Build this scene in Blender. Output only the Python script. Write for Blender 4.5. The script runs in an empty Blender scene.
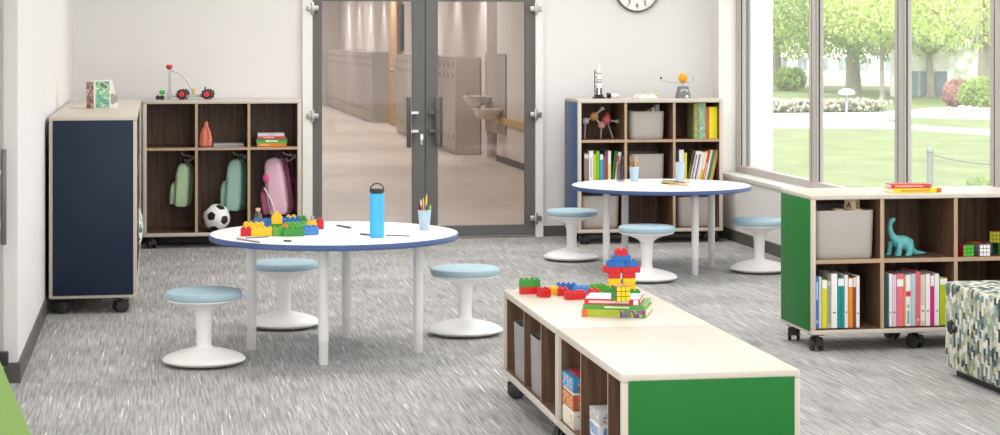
import bpy, bmesh, math, random
from math import sin, cos, tan, atan, pi, radians as R, sqrt
from mathutils import Vector, Matrix, Euler
random.seed(7)
scn = bpy.context.scene
COL = scn.collection

# ------------------------------------------------------------------ camera model (used to turn photo measurements into metres)
F = 1980.0; YAW = atan(345/F); EYE = 1.52; HZ = 40.0
def atY(px, Y):
    k = sin(YAW)+(px-500)/F*cos(YAW); m = cos(YAW)-(px-500)/F*sin(YAW)
    return Y/m*k
def atX(px, X):
    k = sin(YAW)+(px-500)/F*cos(YAW); m = cos(YAW)-(px-500)/F*sin(YAW)
    return X/k*m
def on(px, py, z=0.0):
    t = (EYE-z)*F/(py-HZ); r = (px-500)/F*t
    return Vector((t*sin(YAW)+r*cos(YAW), t*cos(YAW)-r*sin(YAW), z))
def zat(px, py, Y):
    t = Y/(cos(YAW)-(px-500)/F*sin(YAW))
    return EYE-(py-HZ)*t/F

cam = bpy.data.cameras.new('camera'); co = bpy.data.objects.new('camera', cam); COL.objects.link(co)
co.location = (0, 0, EYE); co.rotation_euler = (pi/2, 0, -YAW)
cam.sensor_width = 36; cam.lens = 36*F/1000; cam.shift_y = -(217.5-HZ)/1000
cam.clip_start = .05; cam.clip_end = 400
scn.camera = co

# ------------------------------------------------------------------ materials
def lin(h):
    if isinstance(h, str):
        h = [int(h[i:i+2], 16)/255 for i in (0, 2, 4)]
    else: h = [c/255 for c in h]
    return tuple([(c/12.92 if c <= .04045 else ((c+.055)/1.055)**2.4) for c in h]+[1])
class NT:
    def __init__(s, name):
        s.m = bpy.data.materials.new(name); s.m.use_nodes = True
        s.t = s.m.node_tree; s.t.nodes.clear(); s.out = s.n('ShaderNodeOutputMaterial')
    def n(s, typ, ins=None, **kw):
        o = s.t.nodes.new(typ)
        for k, v in kw.items(): setattr(o, k, v)
        for k, v in (ins or {}).items():
            if hasattr(v, 'is_linked') or hasattr(v, 'links'): s.t.links.new(v, o.inputs[k])
            else: o.inputs[k].default_value = v
        return o
    def l(s, a, b): s.t.links.new(a, b)
    def ramp(s, fac, stops, interp='LINEAR'):
        r = s.n('ShaderNodeValToRGB'); r.color_ramp.interpolation = interp
        e = r.color_ramp.elements
        while len(e) < len(stops): e.new(.5)
        for i, (p, c) in enumerate(stops): e[i].position = p; e[i].color = lin(c)
        s.l(fac, r.inputs[0]); return r.outputs[0]
    def mix(s, fac, a, b, typ='MIX'):
        m = s.n('ShaderNodeMix', data_type='RGBA', blend_type=typ)
        for v, i in ((fac, 0), (a, 6), (b, 7)):
            if hasattr(v, 'links'): s.l(v, m.inputs[i])
            else: m.inputs[i].default_value = v
        return m.outputs[2]
    def bsdf(s, **ins):
        b = s.n('ShaderNodeBsdfPrincipled')
        for k, v in ins.items():
            k = k.replace('_', ' ')
            if hasattr(v, 'links'): s.l(v, b.inputs[k])
            else: b.inputs[k].default_value = v
        s.l(b.outputs[0], s.out.inputs[0]); return b
    def coord(s, scale, which='UV', rot=(0, 0, 0)):
        c = s.n('ShaderNodeTexCoord')
        return s.n('ShaderNodeMapping', {'Vector': c.outputs[which], 'Scale': scale, 'Rotation': rot}).outputs[0]
_pm = {}
def pm(col, rough=.5, var=.05, scale=30, metal=0., bump=0., coat=0., spec=.5, sub=0):
    """plain procedural material: one colour with a fine noise in it"""
    key = (str(col), rough, var, scale, metal, bump, coat, spec)
    if key in _pm: return _pm[key]
    n = NT('surface_'+str(col)); c = lin(col)
    no = n.n('ShaderNodeTexNoise', {'Vector': n.coord((scale,)*3, 'Object'), 'Scale': 1., 'Detail': 3.})
    d = tuple(min(1, x*(1-var)) for x in c[:3])+(1,); b = tuple(min(1, x*(1+var)) for x in c[:3])+(1,)
    bs = n.bsdf(Base_Color=n.mix(no.outputs[0], d, b), Roughness=rough, Metallic=metal, Coat_Weight=coat, Specular_IOR_Level=spec)
    if bump:
        bp = n.n('ShaderNodeBump', {'Height': no.outputs[0], 'Strength': bump, 'Distance': .004}); n.l(bp.outputs[0], bs.inputs['Normal'])
    _pm[key] = n.m; return n.m
def grain(name, stops, sx=60, sy=3, rough=.5):
    n = NT(name)
    a = n.n('ShaderNodeTexNoise', {'Vector': n.coord((sx, sy, 1)), 'Scale': 1., 'Detail': 6., 'Roughness': .65, 'Distortion': .4})
    n.bsdf(Base_Color=n.ramp(a.outputs[0], stops), Roughness=rough); return n.m
M = {}
M['wall'] = pm('e5e3e1', .9, .012, 8, bump=.02)
M['ceil'] = pm('f2f0ec', .9, .01, 8)
M['base'] = pm('575553', .5, .06, 20)
M['sill'] = pm('f6f4f0', .35, .02, 8)
M['maple'] = grain('pale_maple_laminate', [(.2, 'c8bdae'), (.5, 'cec4b6'), (.8, 'd4cabe')], 40, 2, .38)
M['walnut'] = grain('dark_walnut_laminate', [(.22, '453123'), (.42, '614734'), (.58, '795b45'), (.78, '937456')], 45, 2, .5)
M['edge'] = grain('tan_edge_banding', [(.2, 'a98c6f'), (.8, 'c3a688')], 40, 4, .5)
M['navy'] = pm('1a283e', .5, .05, 12, spec=.3)
M['green'] = pm('166f2a', .55, .03, 12, spec=.3)
M['blue'] = pm('406088', .45, .05, 12)
M['white'] = pm('f4f3f0', .35, .01, 10)
M['top'] = pm('f4f1ef', .32, .015, 10)
M['band'] = pm('3d5384', .45, .06, 20)
M['plastic'] = pm('f1efec', .38, .01, 10)
M['cushion'] = pm('a3bcc6', .7, .06, 60, bump=.1)
M['steel'] = pm('b9b6b2', .3, .05, 40, metal=.9)
M['chrome'] = pm('d8d8d8', .18, .03, 40, metal=1.)
M['legw'] = pm('e6e4e1', .35, .02, 20, metal=.0)
M['dframe'] = pm('62625f', .5, .05, 30)
M['dark'] = pm('2c2b2a', .5, .08, 40)
M['black'] = pm('161616', .45, .08, 40)
M['bin'] = pm('b3aba4', .7, .04, 60)
M['winf'] = pm('bbb5b0', .45, .015, 8)
M['page'] = grain('paper_page_edges', [(.3, 'e4e0d8'), (.7, 'f7f5f0')], 4, 300, .8)
M['wood'] = grain('pale_beech', [(.25, 'd0b48a'), (.75, 'e3cca6')], 40, 4, .6)

def carpet():
    n = NT('streaked_grey_carpet')
    a = n.n('ShaderNodeTexNoise', {'Vector': n.coord((105, 3.4, 1)), 'Scale': 1., 'Detail': 4., 'Roughness': .65})
    b = n.n('ShaderNodeTexNoise', {'Vector': n.coord((95, 2.4, 1)), 'Scale': 1., 'Detail': 2.})
    p = n.n('ShaderNodeTexNoise', {'Vector': n.coord((3, 2.2, 1)), 'Scale': 1., 'Detail': 2.})
    f = n.n('ShaderNodeTexNoise', {'Vector': n.coord((240, 60, 1)), 'Scale': 1., 'Detail': 2.})
    c = n.ramp(a.outputs[0], [(.3, '757473'), (.43, 'a09f9d'), (.55, 'bdbcba'), (.7, 'd6d5d2')])
    c = n.mix(.3, c, n.ramp(f.outputs[0], [(.35, '868482'), (.65, 'c4c2be')]))
    w = n.ramp(b.outputs[0], [(.645, '000000'), (.7, 'ffffff')])
    c = n.mix(w, c, lin('ecebe6'))
    br = n.n('ShaderNodeTexBrick', {'Vector': n.coord((1, 1, 1)), 'Scale': 1., 'Color1': lin('e2e2e2'), 'Color2': lin('ffffff'), 'Mortar': lin('d8d8d8'),
             'Mortar Size': .004, 'Brick Width': .5, 'Row Height': .5, 'Bias': 0.}, offset=.0)
    c = n.mix(.5, c, br.outputs[0], 'MULTIPLY')
    c = n.mix(.25, c, n.ramp(p.outputs[0], [(.35, 'b4b4b4'), (.65, 'ffffff')]), 'MULTIPLY')
    bs = n.bsdf(Base_Color=c, Roughness=.95, Specular_IOR_Level=.1)
    bp = n.n('ShaderNodeBump', {'Height': a.outputs[0], 'Strength': .35, 'Distance': .004}); n.l(bp.outputs[0], bs.inputs['Normal'])
    return n.m
M['carpet'] = carpet()
def glass(name, veil=.0, col='ffffff', tint='ffffff'):
    n = NT(name)
    tr = n.n('ShaderNodeBsdfTransparent', {'Color': lin(tint)})
    gl = n.n('ShaderNodeBsdfGlossy', {'Roughness': .02})
    m1 = n.n('ShaderNodeMixShader', {0: .025, 1: tr.outputs[0], 2: gl.outputs[0]})
    last = m1
    if veil:
        df = n.n('ShaderNodeBsdfTranslucent', {'Color': lin(col)})
        last = n.n('ShaderNodeMixShader', {0: veil, 1: m1.outputs[0], 2: df.outputs[0]})
    n.l(last.outputs[0], n.out.inputs[0]); return n.m
M['glass'] = glass('clear_door_glass')
M['wglass'] = glass('veiled_window_glass', .12)  # white veil mixed into the clear panes, washes the view out like overexposure
M['jar'] = glass('clear_jar_glass', .0, tint='e8eeee')

def cells(name, cols, su, sv, rough=.85, jitter=.5):
    """woven blocks: each cell of a staggered grid takes one colour"""
    n = NT(name)
    c = n.coord((su, sv, 1))
    sx = n.n('ShaderNodeSeparateXYZ', {0: c})
    fx = n.n('ShaderNodeMath', {0: sx.outputs[0]}, operation='FLOOR')
    st = n.n('ShaderNodeMath', {0: fx.outputs[0], 1: .37}, operation='MULTIPLY')
    yy = n.n('ShaderNodeMath', {0: sx.outputs[1], 1: st.outputs[0]}, operation='ADD')
    fy = n.n('ShaderNodeMath', {0: yy.outputs[0]}, operation='FLOOR')
    cb = n.n('ShaderNodeCombineXYZ', {0: fx.outputs[0], 1: fy.outputs[0]})
    wn = n.n('ShaderNodeTexWhiteNoise', {'Vector': cb.outputs[0]}, noise_dimensions='2D')
    k = n.ramp(wn.outputs[0], [(i/len(cols), q) for i, q in enumerate(cols)], 'CONSTANT')
    no = n.n('ShaderNodeTexNoise', {'Vector': n.coord((250, 250, 1)), 'Scale': 1.})
    k = n.mix(.3, k, n.ramp(no.outputs[0], [(.35, 'a0a0a0'), (.65, 'ffffff')]), 'MULTIPLY')
    n.bsdf(Base_Color=k, Roughness=rough); return n.m
def blotch(name, stops, scale, rough=.5, interp='CONSTANT', which='UV'):
    n = NT(name)
    no = n.n('ShaderNodeTexNoise', {'Vector': n.coord(scale, which), 'Scale': 1., 'Detail': 2., 'Distortion': 1.})
    n.bsdf(Base_Color=n.ramp(no.outputs[0], stops, interp), Roughness=rough); return n.m

# ------------------------------------------------------------------ mesh builder
class MB:
    def __init__(s): s.bm = bmesh.new(); s.i = 0; s.M = Matrix()
    def _fin(s, verts, faces=None):
        for v in verts: v.co = s.M @ v.co
        return s
    def box(s, x0, x1, y0, y1, z0, z1, bev=0, seg=2, front=None, i=None):
        r = bmesh.ops.create_cube(s.bm, size=1.)
        vs = r['verts']
        for v in vs:
            v.co = Vector((x0 if v.co.x < 0 else x1, y0 if v.co.y < 0 else y1, z0 if v.co.z < 0 else z1))
        fs = list({f for v in vs for f in v.link_faces})
        for f in fs: f.material_index = s.i if i is None else i
        if front is not None:
            for f in fs:
                if sum(v.co.y for v in f.verts)/4 < y0+1e-5: f.material_index = front
        if bev:
            es = list({e for v in vs for e in v.link_edges})
            g = bmesh.ops.bevel(s.bm, geom=es, offset=bev, segments=seg, affect='EDGES', profile=.5)
            vs = list({v for f in g['faces'] for v in f.verts} | {v for v in vs if v.is_valid})
            for f in g['faces']: f.material_index = s.i if i is None else i
        s._fin(vs); return s
    def grid(s, rows, closed=True, caps=(True, True)):
        """rows of points skinned into a tube"""
        vr = [[s.bm.verts.new(s.M @ Vector(p)) for p in row] for row in rows]
        n = len(rows[0])
        for a, b in zip(vr, vr[1:]):
            for k in range(n if closed else n-1):
                f = s.bm.faces.new((a[k], a[(k+1) % n], b[(k+1) % n], b[k])); f.material_index = s.i
        if caps[0]: s.bm.faces.new(list(reversed(vr[0]))).material_index = s.i
        if caps[1]: s.bm.faces.new(vr[-1]).material_index = s.i
        return s
    def lathe(s, prof, n=32, c=(0, 0, 0), caps=(True, True)):
        rows = [[(c[0]+max(r, 1e-4)*cos(2*pi*k/n), c[1]+max(r, 1e-4)*sin(2*pi*k/n), c[2]+z) for k in range(n)] for r, z in prof]
        return s.grid(rows, caps=caps)
    def tube(s, pts, r, n=8, r2=None, flat=1.):
        pts = [Vector(p) for p in pts]; rows = []; up = None
        for k, p in enumerate(pts):
            t = (pts[min(k+1, len(pts)-1)]-pts[max(k-1, 0)]).normalized()
            if up is None: up = Vector((0, 0, 1)) if abs(t.z) < .9 else Vector((0, 1, 0))
            a = t.cross(up).normalized(); b = a.cross(t).normalized(); up = b
            rr = r if r2 is None else r+(r2-r)*k/(len(pts)-1)
            if isinstance(r, (list, tuple)): rr = r[k]
            rows.append([p+a*rr*cos(-2*pi*q/n)+b*rr*flat*sin(-2*pi*q/n) for q in range(n)])
        return s.grid(rows)
    def cyl(s, p0, p1, r, r2=None, n=16): return s.tube([p0, p1], r, n, r2)
    def ball(s, c, r, u=16, v=10):
        if not isinstance(r, (tuple, list)): r = (r, r, r)
        rows = [[(c[0]+r[0]*max(sin(pi*j/v), 1e-3)*cos(2*pi*k/u), c[1]+r[1]*max(sin(pi*j/v), 1e-3)*sin(2*pi*k/u), c[2]-r[2]*cos(pi*j/v)) for k in range(u)] for j in range(v+1)]
        return s.grid(rows)
    def prism(s, poly, z0, z1):
        return s.grid([[(x, y, z0) for x, y in poly], [(x, y, z1) for x, y in poly]])
    def face(s, pts, i=None):
        f = s.bm.faces.new([s.bm.verts.new(s.M @ Vector(p)) for p in pts]); f.material_index = s.i if i is None else i; return s
    def build(s, name, mats, parent=None, smooth=35, recalc=True):
        if recalc: bmesh.ops.recalc_face_normals(s.bm, faces=s.bm.faces[:])
        uv = s.bm.loops.layers.uv.new('UVMap')
        s.bm.normal_update()
        for f in s.bm.faces:
            n = f.normal; a = max(range(3), key=lambda k: abs(n[k]))
            for l in f.loops:
                c = l.vert.co
                l[uv].uv = ((c.y, c.z), (c.x, c.z), (c.x, c.y))[a]
        me = bpy.data.meshes.new(name); s.bm.to_mesh(me); s.bm.free()
        for m in (mats if isinstance(mats, (list, tuple)) else [mats]): me.materials.append(M[m] if isinstance(m, str) else m)
        if smooth:
            me.polygons.foreach_set('use_smooth', [True]*len(me.polygons)); me.set_sharp_from_angle(angle=R(smooth))
        o = bpy.data.objects.new(name, me); COL.objects.link(o)
        if parent: o.parent = parent
        return o
def text_mesh(name, body, size, mat, parent, loc, rot=(0, 0, 0), depth=.0005, fat=.0006):
    c = bpy.data.curves.new(name, 'FONT'); c.body = body; c.size = size; c.align_x = 'CENTER'; c.align_y = 'CENTER'; c.extrude = depth; c.offset = fat
    o = bpy.data.objects.new(name, c); COL.objects.link(o)
    me = bpy.data.meshes.new_from_object(o.evaluated_get(bpy.context.evaluated_depsgraph_get()))
    bpy.data.objects.remove(o); bpy.data.curves.remove(c)
    me.materials.clear(); me.materials.append(M[mat]); return inst(name, me, parent, loc, rot)
def rrect(w, d, r, n=5, cx=0, cy=0):
    p = []
    for sx, sy, a0 in ((1, 1, 0), (-1, 1, 90), (-1, -1, 180), (1, -1, 270)):
        for k in range(n+1):
            a = R(a0+90*k/n); p.append((cx+sx*(w/2-r)+r*cos(a), cy+sy*(d/2-r)+r*sin(a)))
    return p
def tag(o, label=None, cat=None, group=None, kind=None):
    if label: o['label'] = label
    if cat: o['category'] = cat
    if group: o['group'] = group
    if kind: o['kind'] = kind
    return o
def thing(name, label, cat, loc=(0, 0, 0), rz=0, group=None):
    o = bpy.data.objects.new(name, None); COL.objects.link(o); o.empty_display_size = .05
    o.location = loc; o.rotation_euler = (0, 0, rz) if not isinstance(rz, tuple) else rz
    return tag(o, label, cat, group)
def place(o, loc, rz=0):
    o.location = loc; o.rotation_euler = (0, 0, rz) if not isinstance(rz, tuple) else rz; return o
def struct(o): o['kind'] = 'structure'; return o
def inst(name, me, parent=None, loc=(0, 0, 0), rz=0):
    o = bpy.data.objects.new(name, me); COL.objects.link(o); o.parent = parent; return place(o, loc, rz)
def dup(root, loc, rz=0, label=None, group=None):
    def rec(o, par):
        c = o.copy(); COL.objects.link(c)
        if par: c.parent = par
        for ch in list(o.children): rec(ch, c)
        return c
    c = rec(root, None); place(c, loc, rz)
    if label: c['label'] = label
    if group: c['group'] = group
    return c
def sbox(name, mat, *a, **k): return MB().box(*a, **k).build(name, mat)

# ================================================================== THE ROOM
XL, XR, YB, ZC = -.60, 4.31, 15.06, 2.9
Y0 = -2.0; YW = 14.84       # the window recess starts at YW
m = MB(); m.face([(-2.2, Y0, 0), (XR+.3, Y0, 0), (XR+.3, YB+.05, 0), (-2.2, YB+.05, 0)]); struct(m.build('floor', 'carpet', recalc=False))
struct(sbox('ceiling', 'ceil', -2.2, XR+.5, Y0, YB+.2, ZC, ZC+.1))
DX0, DX1, DZ = 1.10, 2.955, 2.12     # double door opening
m = MB(); m.box(XL-.2, DX0, YB, YB+.16, 0, ZC).box(DX1, XR+.4, YB, YB+.16, 0, ZC).box(DX0, DX1, YB, YB+.16, DZ, ZC); struct(m.build('wall_back', 'wall'))
m = MB(); m.box(XL-.16, XL, 9.02, YB, 0, ZC).box(XL-.16, XL, 6.6, 9.02, 2.15, ZC).box(XL-.16, XL, Y0, 6.6, 2.15, ZC); struct(m.build('wall_left', 'wall'))
SZ = .50
m = MB(); m.box(XR, XR+.22, Y0, YB, 0, SZ-.03).box(XR, XR+.22, YW, YB, SZ-.03, ZC).box(XR, XR+.22, Y0, YW, 2.7, ZC).box(XR, XR+.22, Y0, 3.0, SZ-.03, 2.7); struct(m.build('wall_right', 'wall'))
struct(sbox('lit_reveal', 'sill', XR-.004, XR+.14, YW-.012, YW, SZ, 2.7))  # white facing added so the far window reveal looks brightly lit
struct(sbox('trim_1', 'sill', XR-.015, XR+.17, 3.0, YW, SZ-.03, SZ, bev=.004))
struct(sbox('baseboard_left', 'base', XL, XL+.012, 9.02, YB, 0, .09))
struct(sbox('baseboard_end', 'base', XL-.06, XL+.012, 9.008, 9.02, 0, .09))
m = MB(); m.box(XL, DX0, YB-.012, YB, 0, .08).box(DX1, XR, YB-.012, YB, 0, .08); struct(m.build('baseboard_back', 'base'))
struct(sbox('baseboard_right', 'base', XR-.012, XR, Y0, YB, 0, .085))

# ---- windows along the right wall
edges = [3.0, 6.9, 8.38, 10.02, 11.42, 13.02, YW]
XW = XR+.13
wn = 0
def windowframe(name, y0, y1, first=False, last=False):
    m = MB()
    fr = .055
    m.box(XW, XW+.06, y0, y0+fr, SZ+.05, 2.64); m.box(XW, XW+.06, y1-fr, y1, SZ+.05, 2.64)
    m.box(XW, XW+.06, y0, y1, SZ, SZ+.05); m.box(XW, XW+.06, y0, y1, 2.64, 2.7)
    m.box(XW+.015, XW+.06, y0+fr, y0+fr+.012, SZ+.05, 2.64); m.box(XW+.015, XW+.06, y1-fr-.012, y1-fr, SZ+.05, 2.64)
    f = m.build(name, 'winf')
    g = MB(); g.box(XW+.026, XW+.034, y1-fr-.0145, y1-fr-.011, SZ+.05, 2.64).box(XW-.001, XW+.004, y0-.004, y0+.004, SZ+.05, 2.64); g.build('gasket', 'dark', f)
    p = MB(); p.face([(XW+.045, y0+fr, SZ+.05), (XW+.045, y1-fr, SZ+.05), (XW+.045, y1-fr, 2.64), (XW+.045, y0+fr, 2.64)])
    p.build('pane', 'wglass', f)
    return struct(f)
for i in range(len(edges)-1):
    windowframe('window_%d' % (i+1), edges[i], edges[i+1]-.005)

# ---- double glass doors in the back wall
m = MB(); m.box(DX0, DX0+.075, YB-.05, YB+.10, 0, DZ).box(DX1-.06, DX1, YB-.05, YB+.10, 0, DZ).box(DX0, DX1, YB-.05, YB+.10, 2.06, DZ)
struct(m.build('trim_2', pm('e9e7e4', .4, .02)))
def door_leaf(name, x0, x1, handle_x, hinge_x):
    y0, y1, b, t = YB-.02, YB+.03, .012, 2.055
    m = MB(); st = .075; sr = .095
    L, Rr = (st, sr) if hinge_x < handle_x else (sr, st)
    m.box(x0, x0+L, y0, y1, b, t).box(x1-Rr, x1, y0, y1, b, t).box(x0+L, x1-Rr, y0, y1, b, .092).box(x0+L, x1-Rr, y0, y1, 1.815, t)
    f = m.build(name, 'dframe')
    g = MB().box(x0+L, x1-Rr, YB, YB+.008, .092, 1.815).build('pane', 'glass', f)
    h = MB()
    for dx in ((0,) if handle_x < 2.03 else (-.018, .018)): h.box(handle_x+dx-(.016 if handle_x < 2.03 else .011), handle_x+dx+(.016 if handle_x < 2.03 else .011), y0-.075, y0-.05, .70, 1.085, bev=.003)
    hd = h.build('pull_handle', pm('4a4948', .4, .05), f)
    q = 1 if handle_x > 2.03 else -1
    br = MB()
    for z in (.965, .825): br.box(handle_x, handle_x-q*.075, y0-.062, y0, z-.01, z+.01) if q < 0 else br.box(handle_x-.075, handle_x, y0-.062, y0, z-.01, z+.01)
    br.build('handle_bracket', 'chrome' if q < 0 else 'dframe', hd)
    for z in (1.76, .945, .145):
        hm = MB(); hm.box(hinge_x-.045, hinge_x+.045, YB-.065, YB-.045, z-.02, z+.02, bev=.004).box(hinge_x-.012, hinge_x+.012, YB-.075, YB-.045, z-.045, z+.045, bev=.005)
        hm.build('hinge', 'steel', f)
    if q < 0: MB().box(handle_x+.095, handle_x+.118, y0-.012, y0, .715, .80, bev=.003).build('lock_cylinder', 'chrome', f)
    return struct(f)
door_leaf('door_1', DX0+.075, 2.036, 1.905, DX0+.075)
door_leaf('door_2', 2.042, DX1-.06, 2.135, DX1-.06)

# ---- glass door in the left wall, closed, seen along its face
m = MB(); x0, x1 = XL-.125, XL-.08
m.box(x0, x1, 8.86, 8.98, .012, 2.1).box(x0, x1, 7.85, 7.97, .012, 2.1).box(x0, x1, 7.97, 8.86, .012, .2).box(x0, x1, 7.97, 8.86, 2.0, 2.1)
f = struct(m.build('door_3', pm('8d8b88', .45, .04)))
MB().box(XL-.095, XL-.088, 7.97, 8.86, .2, 2.0).build('pane', 'glass', f)
h = MB().box(XL-.066, XL-.043, 8.93, 8.955, .62, 1.04, bev=.004).build('pull_handle', pm('77736e', .35, .05, metal=.5), f)
MB().box(x1-.01, XL-.05, 8.935, 8.95, .70, .72).box(x1-.01, XL-.05, 8.935, 8.95, .93, .95).build('handle_bracket', 'chrome', h)
MB().box(x1, XL-.035, 8.92, 8.97, .09, .15, bev=.005).build('floor_bolt', 'dark', f)
m = MB(); m.box(XL-.16, XL-.06, 8.985, 9.02, 0, 2.15).box(XL-.16, XL-.06, 7.84, 8.985, 2.105, 2.15).box(XL-.16, XL-.06, 7.76, 7.84, 0, 2.15)
struct(m.build('trim_3', pm('c9c6c2', .5, .02)))

# ================================================================== THE CORRIDOR BEHIND THE DOORS
HX = 4.25
hw = pm('d9d0c9', .9, .015, 4)
m = MB(); m.face([(.4, YB+.05, -.002), (HX+1.2, YB+.05, -.002), (HX+1.2, 52, -.002), (.4, 52, -.002)])
n = NT('beige_corridor_floor')
a = n.n('ShaderNodeTexNoise', {'Vector': n.coord((3, 1.2, 1)), 'Scale': 1., 'Detail': 5.})
n.bsdf(Base_Color=n.ramp(a.outputs[0], [(.35, 'c8bdb1'), (.65, 'd1c6bb')]), Roughness=.42)
struct(m.build('floor_corridor', n.m, recalc=False))
struct(sbox('ceiling_corridor', pm('e8e0d8', .9, .01), .4, HX+.3, YB+.16, 52, 2.75, 2.85))
m = MB(); m.box(HX, HX+.2, YB+.16, 24.6, 0, 2.75).box(HX, HX+.2, 25.4, 52, 0, 2.75).box(HX+.2, HX+.25, 24.6, 25.4, 0, 2.75); struct(m.build('wall_corridor_right', hw))
struct(sbox('wall_corridor_left', hw, .4, .6, YB+.16, 52, 0, 2.75))
struct(sbox('wall_corridor_end', hw, .4, HX+.2, 46.5, 46.7, 0, 2.75))
m = MB(); m.box(HX-.012, HX, YB+.16, 24.6, 0, .075); struct(m.build('baseboard_corridor', 'base'))
m = MB(); m.box(HX-.03, HX, YB+.16, 24.6, .475, .555, bev=.006); struct(m.build('trim_4', pm('c9a76c', .5, .04)))

lk = pm('bdb3ab', .55, .02, 10)
def lockers(label, y0, y1, n_, h=1.29, x0=3.9):
    t = thing('locker_bank', label, 'lockers', ((x0+HX)/2, (y0+y1)/2, 0), 0, 'corridor lockers')
    ox, oy = (x0+HX)/2, (y0+y1)/2
    m = MB(); m.box(x0+.015-ox, HX-.01-ox, y0-oy, y1-oy, 0, h); m.build('body', pm('ada39b', .55, .02, 10), t)
    w = (y1-y0)/n_
    dm = MB(); dm.box(0, .014, .01, w-.01, .06, h-.02)
    dm.i = 1
    for z in (1.16, 1.02, .2):
        for k in range(3): dm.box(-.003, .001, w*.3, w*.7, z+k*.022, z+k*.022+.010)
    d = dm.build('locker_door', [lk, pm('6d625a', .6)], t)
    d.location = (x0-ox, y0-oy, 0)
    for k in range(1, n_): inst('locker_door', d.data, t, (x0-ox, y0-oy+k*w, 0))
    return t
lockers('nearer bank of beige lockers seen through the right glass door', atX(455, 3.9), atX(396, 3.9), 16)
lockers('farther bank of beige lockers seen through the left glass door', atX(371, 3.9), 45.5, 20)
# wooden corridor door between the banks, with its dark frame
t = thing('classroom_door', 'wooden door in dark frame between the corridor lockers', 'door', (HX, 35.0, 0))
ya, yb = 34.3-35, 35.9-35
MB().box(-.06, -.002, yb-.35, yb-.02, 0, 2.3).build('door_frame', pm('453a34', .5), t)
MB().box(-.1, -.002, ya, yb-.36, 0, 2.3, bev=.005).build('door_panel', pm('c09a70', .5, .08), t)
MB().cyl((-.16, ya+.5, .98), (-.1, ya+.5, .98), .03).build('door_knob', 'steel', t)
tag(MB().box(HX-.05, HX-.005, atX(402.5, 4.22), atX(397.5, 4.22), 1.33, 2.14, bev=.01).build('wall_banner', 'black'), 'black vertical panel on the corridor wall above lockers', 'panel')
# drinking fountains in their alcove
t = thing('drinking_fountain', 'grey two level drinking fountain on the corridor wall', 'drinking fountain', (HX-.002, 24.4, 0))
fm = pm('cfc6be', .35, .04, metal=.3)
for k, (y, z, xo) in enumerate(((25.1-24.4, .80, -.34), (24.3-24.4, .66, -.34))):
    m = MB()
    rows = []
    for q, (zz, sc) in enumerate(((-.12, .55), (-.09, .75), (-.03, .97), (0, 1), (0, .85), (-.015, .7))):
        rows.append([(xo/2*1+px*sc, y+py*sc, z+zz) for px, py in rrect(.34, .5, .08)])
    m.grid(rows); b = m.build('basin', fm, t)
    MB().tube([(xo*.8, y+.12, z-.01), (xo*.8, y+.12, z+.05), (xo*.72, y+.08, z+.06)], .014).build('spout', 'steel', b)
MB().box(-.02, 0, -.5, 1.0, .35, 1.35).build('back_plate', pm('a2968c', .5), t)
MB().box(-.025, 0, .7, .95, .48, .58).build('kick_panel', pm('c9a76c', .5, .04), t)

# ================================================================== OUTSIDE THE WINDOWS
GZ = -.15
def gpt(px, py): return on(px, py, GZ)
m = MB(); m.face([(XR+.22, Y0-20, GZ), (60, Y0-20, GZ), (60, 140, GZ), (XR+.22, 140, GZ)])
n = NT('sunlit_lawn')
a = n.n('ShaderNodeTexNoise', {'Vector': n.coord((1.2, .9, 1)), 'Scale': 1., 'Detail': 8., 'Roughness': .7})
n.bsdf(Base_Color=n.ramp(a.outputs[0], [(.3, '606c42'), (.5, '738052'), (.7, '879263')]), Roughness=.9)
struct(m.build('ground_lawn', n.m, recalc=False))
pv = pm('dcd8d0', .8, .04, 2)
def slab(name, pts, mat, z):
    m = MB(); a = [gpt(*p) for p in pts]
    m.grid([[(p.x, p.y, GZ) for p in a], [(p.x, p.y, GZ+z) for p in a]]); return struct(m.build(name, mat))
slab('path', [(745, 128), (905, 129), (1005, 137), (1040, 140), (1040, 134), (1000, 131), (908, 126), (880, 122), (905, 117.5), (1040, 121), (1040, 112), (940, 108), (880, 113), (745, 114.5)], pv, .02)
t = MB()
pts = [gpt(745, 113), gpt(882, 112.5)]
for k in range(1400):
    u = random.random(); p = pts[0].lerp(pts[1], u); yy = random.uniform(0, 1.2)
    c = Vector((p.x+random.uniform(-.3, .3), p.y+yy, GZ+random.uniform(.03, .27)))
    t.ball(c, random.uniform(.025, .06), 5, 4)
tag(t.build('flower_border', pm('a2a28f', .9, .3, 3)), 'pale low flower border along the far edge of the path', 'flowers', kind='stuff')
# white building beyond the trees
b0 = gpt(690, 86); b1 = gpt(958, 86)
L = (b1-b0).length; ang = math.atan2(b1.y-b0.y, b1.x-b0.x)
t = thing('campus_building', 'long white building with window rows behind the trees', 'building', b0, ang)
bw = pm('efefec', .8, .02, 2); bg = pm('9aa5ab', .2, .1)
MB().box(0, L, .3, 9, 0, 8).build('wall', bw, t)
MB().box(-.2, L+.2, 0, 9.2, 8, 8.4).build('cornice', bw, t)
m = MB().box(-.1, L+.1, .1, .3, 0, .35); m.build('plinth', pm('cfcdc6', .8), t)
wm = MB().box(0, .34, .24, .32, 0, .42); wm.i = 1; wm.box(.16, .18, .22, .24, 0, .42)
w0 = None
for r_, z in enumerate((.62, 1.7, 2.8, 3.9)):
    for k in range(int(L/.75)):
        if w0 is None: w0 = wm.build('window', [bg, bw], t); w0.location = (k*.75+.2, 0, z)
        else: inst('window', w0.data, t, (k*.75+.2, 0, z))
for k in range(int(L/1.5)):
    MB().box(k*1.5+.0, k*1.5+.12, .18, .3, .35, 8).build('pilaster', bw, t)
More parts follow.
